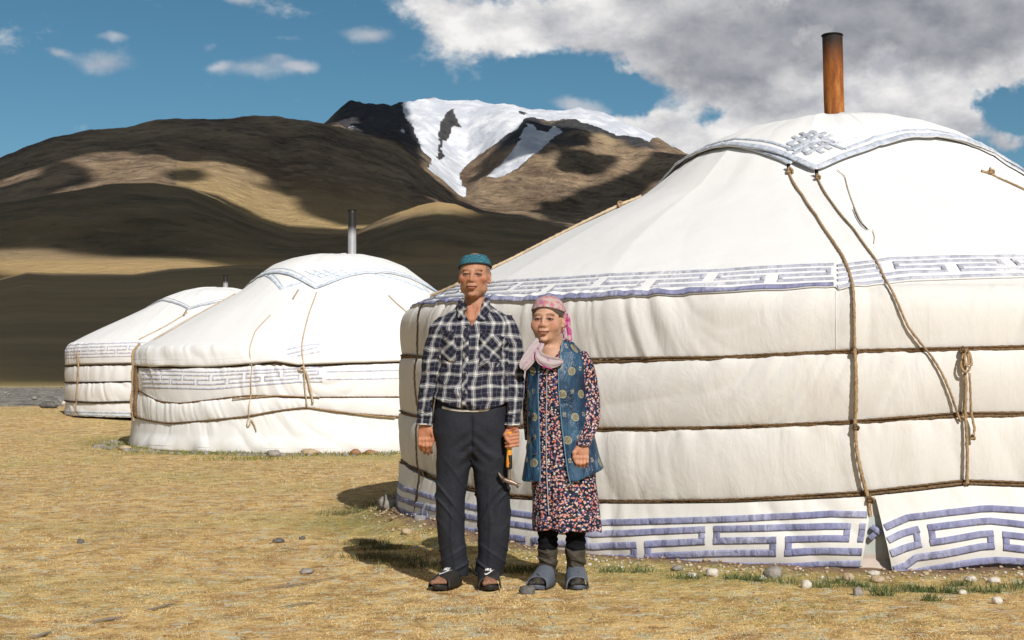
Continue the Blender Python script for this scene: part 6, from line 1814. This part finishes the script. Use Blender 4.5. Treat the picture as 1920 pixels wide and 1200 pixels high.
# ------------------------------------------------------------------ stones, sticks, grass
def m_stone(base, alt):
    def f(g):
        p = g.obj(); a = g.noise(p, 9, 5, .65); b = g.noise(p, 50, 4, .65)
        c = g.mix(g.smooth(a, .35, .65), base, alt)
        return g.mix(g.smooth(b, .55, .75) * .5, c, tuple(k * .5 for k in base)), g.bump(a * .6 + b * .4, .02, .8)
    return f
M_ST = {'pale': material('pale_stone', m_stone((.52, .46, .38), (.66, .61, .53)), .9, .2), 'tan': material('tan_stone', m_stone((.38, .27, .16), (.50, .39, .26)), .9, .2),
        'grey': material('grey_stone', m_stone((.20, .18, .155), (.34, .31, .27)), .9, .2), 'dark': material('dark_stone', m_stone((.085, .08, .078), (.16, .15, .14)), .9, .2),
        'rust': material('rusty_stone', m_stone((.26, .12, .06), (.36, .20, .11)), .9, .2)}
def rock_mesh(seed, r=(1, .8, .6), n=18, rough=.28):
    a = np.linspace(0, 2 * np.pi, n, endpoint=False); b = np.linspace(-np.pi / 2, np.pi / 2, n // 2 + 2)
    A, B = np.meshgrid(a, b); x, y, z = np.cos(B) * np.cos(A), np.cos(B) * np.sin(A), np.sin(B)
    k = 1 + rough * vnoise(x * 1.6 + seed * 9.1, y * 1.6, z * 1.6) + rough * .5 * vnoise(x * 4 + seed, y * 4, z * 4)
    k = np.round(k * 9) / 9 * .35 + k * .65
    V = np.stack([x * k * r[0], y * k * r[1], z * k * r[2]], -1).reshape(-1, 3)
    return V, grid_faces(n, len(b), True)
def rock(px, py, w, h, kind, label, group=None, name='stone', dy=0.0, seed=None, depth=None):
    """stone with its foot at a picture point on the ground; w, h in photo pixels"""
    x, y = ground_at(px, py)
    if depth: x, y = (px - 960) / FPX * depth, depth
    sc = y / FPX
    z = float(gz(x, y))
    V, Fc2 = rock_mesh(seed or (px * 7 + py) % 97, (w * sc / 2, w * sc * .42, h * sc * .62))
    o = mesh_np(name, V, Fc2, M_ST[kind]); o.location = (x, y + w * sc * .3, z + h * sc * .36); o.rotation_euler = (0, 0, px * .37)
    o.rotation_euler = (0, 0, 0)
    return tag(o, label, 'stone', group)
GS = 'stones along the foot of the big yurt'
rock(1514, 1104, 20, 17, 'pale', 'round pale stone standing clear of the grass before the big yurt skirt', GS)
rock(1452, 1086, 38, 22, 'grey', 'largest grey-brown boulder against the big yurt foot, under the long left skirt', GS)
rock(1336, 1086, 24, 15, 'pale', 'cream flat stone against the yurt foot, left of the grey boulder', GS)
rock(1322, 1076, 18, 9, 'tan', 'orange-tinted stone just above the cream flat stone at the yurt foot', GS)
rock(1271, 1074, 22, 11, 'grey', 'low grey stone half under the skirt, at the left end of the stone row', GS)
rock(1592, 1088, 24, 16, 'tan', 'tan block below the gap where the skirt parts', GS)
rock(1648, 1090, 26, 13, 'tan', 'brown stone tucked beneath the drooping skirt corner', GS)
rock(1640, 1080, 22, 9, 'pale', 'thin white slab lying over the brown stone at the skirt corner', GS)
rock(1823, 1090, 22, 12, 'pale', 'white stone in green grass below the right skirt, farther left of two', GS)
rock(1866, 1092, 24, 11, 'pale', 'white stone in green grass below the right skirt, nearest the picture edge', GS)
rock(1872, 1133, 20, 15, 'pale', 'lone pale pointed stone out in the turf at lower right', GS)
rock(1610, 1116, 20, 15, 'grey', 'jagged grey stone in the turf below the skirt gap', GS)
rock(1806, 1111, 18, 9, 'pale', 'small flat white stone at the front edge of the green tufts', GS)
rock(1430, 1090, 16, 9, 'pale', 'small white stone touching the left side of the grey boulder', GS)
rock(1298, 1087, 20, 8, 'pale', 'flat pinkish stone lying in front of the low grey stone', GS)
rock(990, 1116, 30, 17, 'dark', 'grey-brown wedge of rock in the turf in front of the woman\'s slides')
rock(727, 976, 44, 24, 'grey', 'grey boulder in the yurt\'s shadow left of the blue skirt')
rock(762, 1010, 20, 12, 'tan', 'tan stone on the earth bank by the torn skirt corner')
rock(781, 1030, 9, 7, 'pale', 'tiny white pebble on the shaded earth bank left of the man')
rock(718, 1025, 8, 6, 'pale', 'tiny pale pebble at the left end of the shaded bank')
rock(521, 1017, 20, 9, 'dark', 'flat dark stone alone on the turf, larger of a close pair')
rock(566, 1011, 12, 6, 'dark', 'small dark stone just right of the flat dark stone')
rock(574, 1074, 26, 11, 'grey', 'brown grey clod lying in the open turf left of the man')
rock(150, 1022, 14, 8, 'dark', 'dark stone alone on the turf at the left side')
GM = 'stones holding down the middle yurt cloth'
rock(512, 856, 26, 14, 'grey', 'grey stone at the middle yurt foot, leftmost on its front', GM)
rock(580, 853, 34, 12, 'tan', 'long pale brown stone at the foot of the middle yurt', GM)
rock(666, 853, 20, 12, 'rust', 'reddish stone at the middle yurt foot, left of two', GM)
rock(694, 852, 22, 9, 'rust', 'flat reddish stone at the middle yurt foot, right of two', GM)
rock(232, 845, 24, 9, 'tan', 'tan stone at the left corner of the middle yurt')
rock(88, 784, 34, 13, 'dark', 'dark tarpaulin-like slab lying left of the farthest yurt')
rock(118, 776, 10, 7, 'pale', 'small pale stone beside the dark slab by the farthest yurt')
# sticks
M_STICK = material('weathered_wood', lambda g: (g.mix(g.noise(g.scale(g.obj(), (1, 1, 1)), 40, 3, .6), (.14, .11, .085), (.33, .28, .22))), .9, .1)
def stick(pts, r, label):
    G_ = [ground_at(px, py) for px, py in pts]
    P = smooth_path([(x, y, float(gz(x, y)) + .012) for x, y in G_], .02)
    o = empty('stick', tuple(P[0]))
    ob = mesh_np('stick', rope_pts(P, r), grid_faces(7, len(P), True), M_STICK)
    bpy.data.objects.remove(o)
    return tag(ob, label, 'stick')
def rope_pts(P, r):
    T = np.gradient(P, axis=0); T /= np.linalg.norm(T, axis=1)[:, None]; A = np.cross(T, (0, 0, 1)); B = np.cross(T, A); a = np.linspace(0, 2 * np.pi, 7, endpoint=False)
    rr3 = r * np.sin(np.linspace(.25, np.pi - .25, len(P)))[:, None] * (1 + .3 * vnoise(np.arange(len(P)) * .7, 1.0)[:, None]) * np.ones(7)
    return (P[:, None] + rr3[..., None] * (np.cos(a)[None, :, None] * A[:, None] + np.sin(a)[None, :, None] * B[:, None])).reshape(-1, 3)
stick([(168, 1170), (195, 1166), (229, 1161)], .008, 'short grey stick lying on the turf at the bottom left')
stick([(270, 1149), (295, 1143), (325, 1134)], .006, 'thin dark twig on the turf, right of the short grey stick')
stick([(462, 1108), (520, 1101), (585, 1091), (650, 1078)], .004, 'long thin brown stem lying on the turf toward the man')
stick([(50, 1198), (75, 1194), (96, 1187)], .007, 'dark twig at the bottom left corner of the turf')
stick([(740, 1058), (775, 1052), (812, 1041)], .004, 'thin pale stem in the shadow beside the man\'s feet')
stick([(516, 1144), (555, 1137), (590, 1132)], .004, 'short fine twig in the turf below the grey clod')
# pebbles and crumbs: too many to count
def scatter(n, area):
    return area(n)
def pebble_field(name, pts, sizes, mat, seed):
    V0, F0 = rock_mesh(seed, (1, .8, .6), 8, .25)
    nv = len(V0); N = len(pts); ang = RNG.uniform(0, 6.28, N)
    c, s = np.cos(ang)[:, None], np.sin(ang)[:, None]
    X_ = V0[None, :, 0] * c - V0[None, :, 1] * s; Y_ = V0[None, :, 0] * s + V0[None, :, 1] * c
    V = np.stack([X_, Y_, np.broadcast_to(V0[None, :, 2], X_.shape)], -1) * sizes[:, None, None] + pts[:, None]
    Fs_ = (F0[None] + (np.arange(N) * nv)[:, None, None]).reshape(-1, 4)
    return tag(mesh_np(name, V.reshape(-1, 3), Fs_, mat), kind='stuff')
def ring_pts(c, r0, r1, n, a0=-1.8, a1=1.6):
    a = RNG.uniform(a0, a1, n); r = RNG.uniform(r0, r1, n)
    x = c[0] + r * np.sin(a); y = c[1] - r * np.cos(a); return np.stack([x, y, gz(x, y) + .004], 1)
p_ = ring_pts(YB, 3.58, 3.84, 320, -.75, 1.6); pebble_field('pebbles', p_, RNG.uniform(.004, .012, 320) * RNG.uniform(.5, 1.4, 320), M_ST['pale'], 3)
p_ = ring_pts(YB, 3.42, 3.75, 800, -2.0, 1.6); pebble_field('pebbles', p_, RNG.uniform(.004, .016, 800), M_ST['tan'], 5)
p_ = ring_pts(YM, 3.40, 3.8, 300); pebble_field('pebbles', p_, RNG.uniform(.015, .05, 300), M_ST['grey'], 5)
n = 700; x = RNG.uniform(-6, 6, n); d = 6 * (5.5 ** RNG.uniform(0, 1, n)); x = x * d / 14
pebble_field('pebbles', np.stack([x, d, gz(x, d) + .004], 1), RNG.uniform(.003, .009, n), M_ST['grey'], 8)
n = 240; x = RNG.uniform(-6, 6, n); d = 6 * (4 ** RNG.uniform(0, 1, n)); x = x * d / 14
pebble_field('pebbles', np.stack([x, d, gz(x, d) + .003], 1), RNG.uniform(.004, .010, n), M_ST['rust'], 2)
n = 260; x = RNG.uniform(-1, 1, n); d = RNG.uniform(42, 95, n); x = x * d * .38
pebble_field('gravel', np.stack([x, d, gz(x, d) + .05], 1), RNG.uniform(.03, .10, n), M_ST['grey'], 6)

def m_grass(g):
    c = g.attr('col', 'Color'); return {'Base Color': c, 'Roughness': .8, 'Subsurface Weight': 0.0}
M_GRASS = material('turf_blades', m_grass, .8, .15)
def blades(name, x, y, h, w, lean, col, seg=2):
    n = len(x); z = gz(x, y); a = RNG.uniform(0, 2 * np.pi, n); la = RNG.uniform(0, 2 * np.pi, n)
    cx_, sx2 = np.cos(a) * w / 2, np.sin(a) * w / 2
    lx_, ly_ = np.cos(la) * lean * h, np.sin(la) * lean * h
    hz = h * np.sqrt(np.clip(1 - .7 * np.minimum(lean, 1.1) ** 2, .05, 1))
    V = np.empty((n, 5, 3), np.float32)
    V[:, 0] = np.stack([x - cx_, y - sx2, z - .002], 1); V[:, 1] = np.stack([x + cx_, y + sx2, z - .002], 1)
    V[:, 2] = np.stack([x + lx_ * .4 + cx_ * .8, y + ly_ * .4 + sx2 * .8, z + hz * .6], 1); V[:, 3] = np.stack([x + lx_ * .4 - cx_ * .8, y + ly_ * .4 - sx2 * .8, z + hz * .6], 1)
    V[:, 4] = np.stack([x + lx_, y + ly_, z + hz], 1)
    base = (np.arange(n) * 5)[:, None]
    T = np.concatenate([base + [0, 1, 2], base + [0, 2, 3], base + [3, 2, 4]], 1).reshape(-1, 3)
    C = np.repeat(col[:, None], 5, 1).reshape(-1, 3)
    return tag(mesh_np(name, V.reshape(-1, 3), T, M_GRASS, smooth=False, attrs={'col': ('FLOAT_COLOR', C)}), kind='stuff')
def pick(x, y, n):
    straw = np.array([(.80, .59, .27), (.72, .49, .19), (.82, .68, .39), (.60, .39, .15)])
    brown = np.array([(.46, .28, .14), (.58, .37, .18), (.38, .24, .12), (.62, .43, .22)])
    sage = np.array([(.60, .56, .40), (.50, .48, .33), (.66, .60, .42), (.42, .40, .26)])
    gc = np.array([(.26, .25, .065), (.34, .32, .10), (.42, .38, .17), (.20, .22, .07)])
    u = lambda: RNG.uniform(0, 1, n)
    c = straw[RNG.integers(0, 4, n)]
    kb = fbm(x * 3.6, y * 3.6, 1, 3); c = np.where((sstep(kb, .05, .6) * .85 > u())[:, None], brown[RNG.integers(0, 4, n)], c)
    ks = fbm(x * 7, y * 7, 6, 3); c = np.where((sstep(ks, .25, .6) * .95 > u())[:, None], sage[RNG.integers(0, 4, n)], c)
    gm = sstep(fbm(x * 1.3 + 9, y * 1.3, 4, 3), .0, .6) * .55
    r = np.hypot(x - YB[0], y - YB[1]); ring_ = sstep(r, 4.9, 3.8) * sstep(vnoise(x * 3, y * 3, 6), -.6, .4)
    rm_ = np.hypot(x - YM[0], y - YM[1]); ring_ = np.maximum(ring_, sstep(rm_, 4.8, 3.5) * .9)
    c = np.where((np.clip(gm + ring_ * .8, 0, 1) > u())[:, None], gc[RNG.integers(0, 4, n)], c)
    return c * RNG.uniform(.8, 1.15, n)[:, None]
def turf(n, d0, d1, hs, ws):
    # denser close to the camera, gathered in small tufts
    d = (d0 ** -.6 + RNG.uniform(0, 1, n) * (d1 ** -.6 - d0 ** -.6)) ** (1 / -.6)
    x = RNG.uniform(-1, 1, n) * d * .40; y = d
    cl = vnoise(x * 8, y * 8, 3) + .9 * vnoise(x * 22, y * 22, 5)
    k = cl > RNG.uniform(-1.1, .7, n); x, y, d = x[k], y[k], d[k]
    r = np.hypot(x - YB[0], y - YB[1]); k = (r > 3.62) & (np.hypot(x - YM[0], y - YM[1]) > 3.5) & (np.hypot(x - YF[0], y - YF[1]) > 3.4); x, y, d = x[k], y[k], d[k]
    n = len(x); h = RNG.uniform(hs[0], hs[1], n) * (1 + .5 * vnoise(x * 1.7, y * 1.7, 9)); w = RNG.uniform(ws[0], ws[1], n) * (d / d0) ** .7
    return blades('grass', x, y, h, w, RNG.uniform(.9, 1.5, n), pick(x, y, n))
turf(480000, 5.6, 15, (.005, .015), (.0014, .0032))
turf(160000, 15, 41, (.008, .022), (.004, .009))
# taller green tufts at the foot of the big yurt
def tufts(name, cents, per, h, w, spread, cols):
    X2, Y2 = [], []
    for (cx2, cy2, sp) in cents:
        X2.append(RNG.normal(cx2, sp, per)); Y2.append(RNG.normal(cy2, sp * .5, per))
    X2, Y2 = np.concatenate(X2), np.concatenate(Y2); n = len(X2)
    c = np.array(cols)[RNG.integers(0, len(cols), n)] * RNG.uniform(.7, 1.25, n)[:, None]
    return blades(name, X2, Y2, RNG.uniform(*h, n), RNG.uniform(*w, n), RNG.uniform(.2, 1.0, n), c)
cn = [(*ground_at(px, py), sp) for px, py, sp in ((1415, 1092, .05), (1470, 1095, .09), (1380, 1090, .04), (1540, 1100, .07), (1568, 1092, .05), (1610, 1098, .04), (1660, 1106, .06), (1690, 1100, .08), (1720, 1105, .05), (1745, 1106, .03),
      (1800, 1095, .04), (1780, 1108, .04), (1835, 1106, .06), (1865, 1108, .07), (1900, 1100, .09), (1930, 1098, .08), (1200, 1076, .05), (1150, 1074, .05), (1745, 1126, .03), (1655, 1115, .03), (1290, 1090, .04))]
tufts('grass', cn[::1], 110, (.02, .060), (.002, .0045), .08, [(.075, .115, .035), (.11, .16, .05), (.16, .19, .07), (.06, .09, .04)])
cn = [(*ground_at(px, py), sp) for px, py, sp in ((700, 1045, .10), (740, 1052, .12), (690, 1020, .08), (790, 1062, .12), (720, 1030, .08), (650, 965, .10), (700, 955, .15), (965, 1075, .12), (880, 1072, .1), (1000, 1070, .08))]
tufts('grass', cn, 350, (.02, .055), (.002, .0045), .08, [(.10, .12, .045), (.15, .15, .06), (.22, .19, .08)])
cn = [(*ground_at(px, py), sp) for px, py, sp in ((265, 843, .3), (340, 850, .4), (430, 852, .3), (470, 862, .35), (640, 853, .4), (720, 850, .4), (235, 835, .3))]
tufts('grass', cn, 300, (.03, .08), (.006, .012), .08, [(.20, .20, .05), (.28, .27, .08), (.15, .17, .05)])
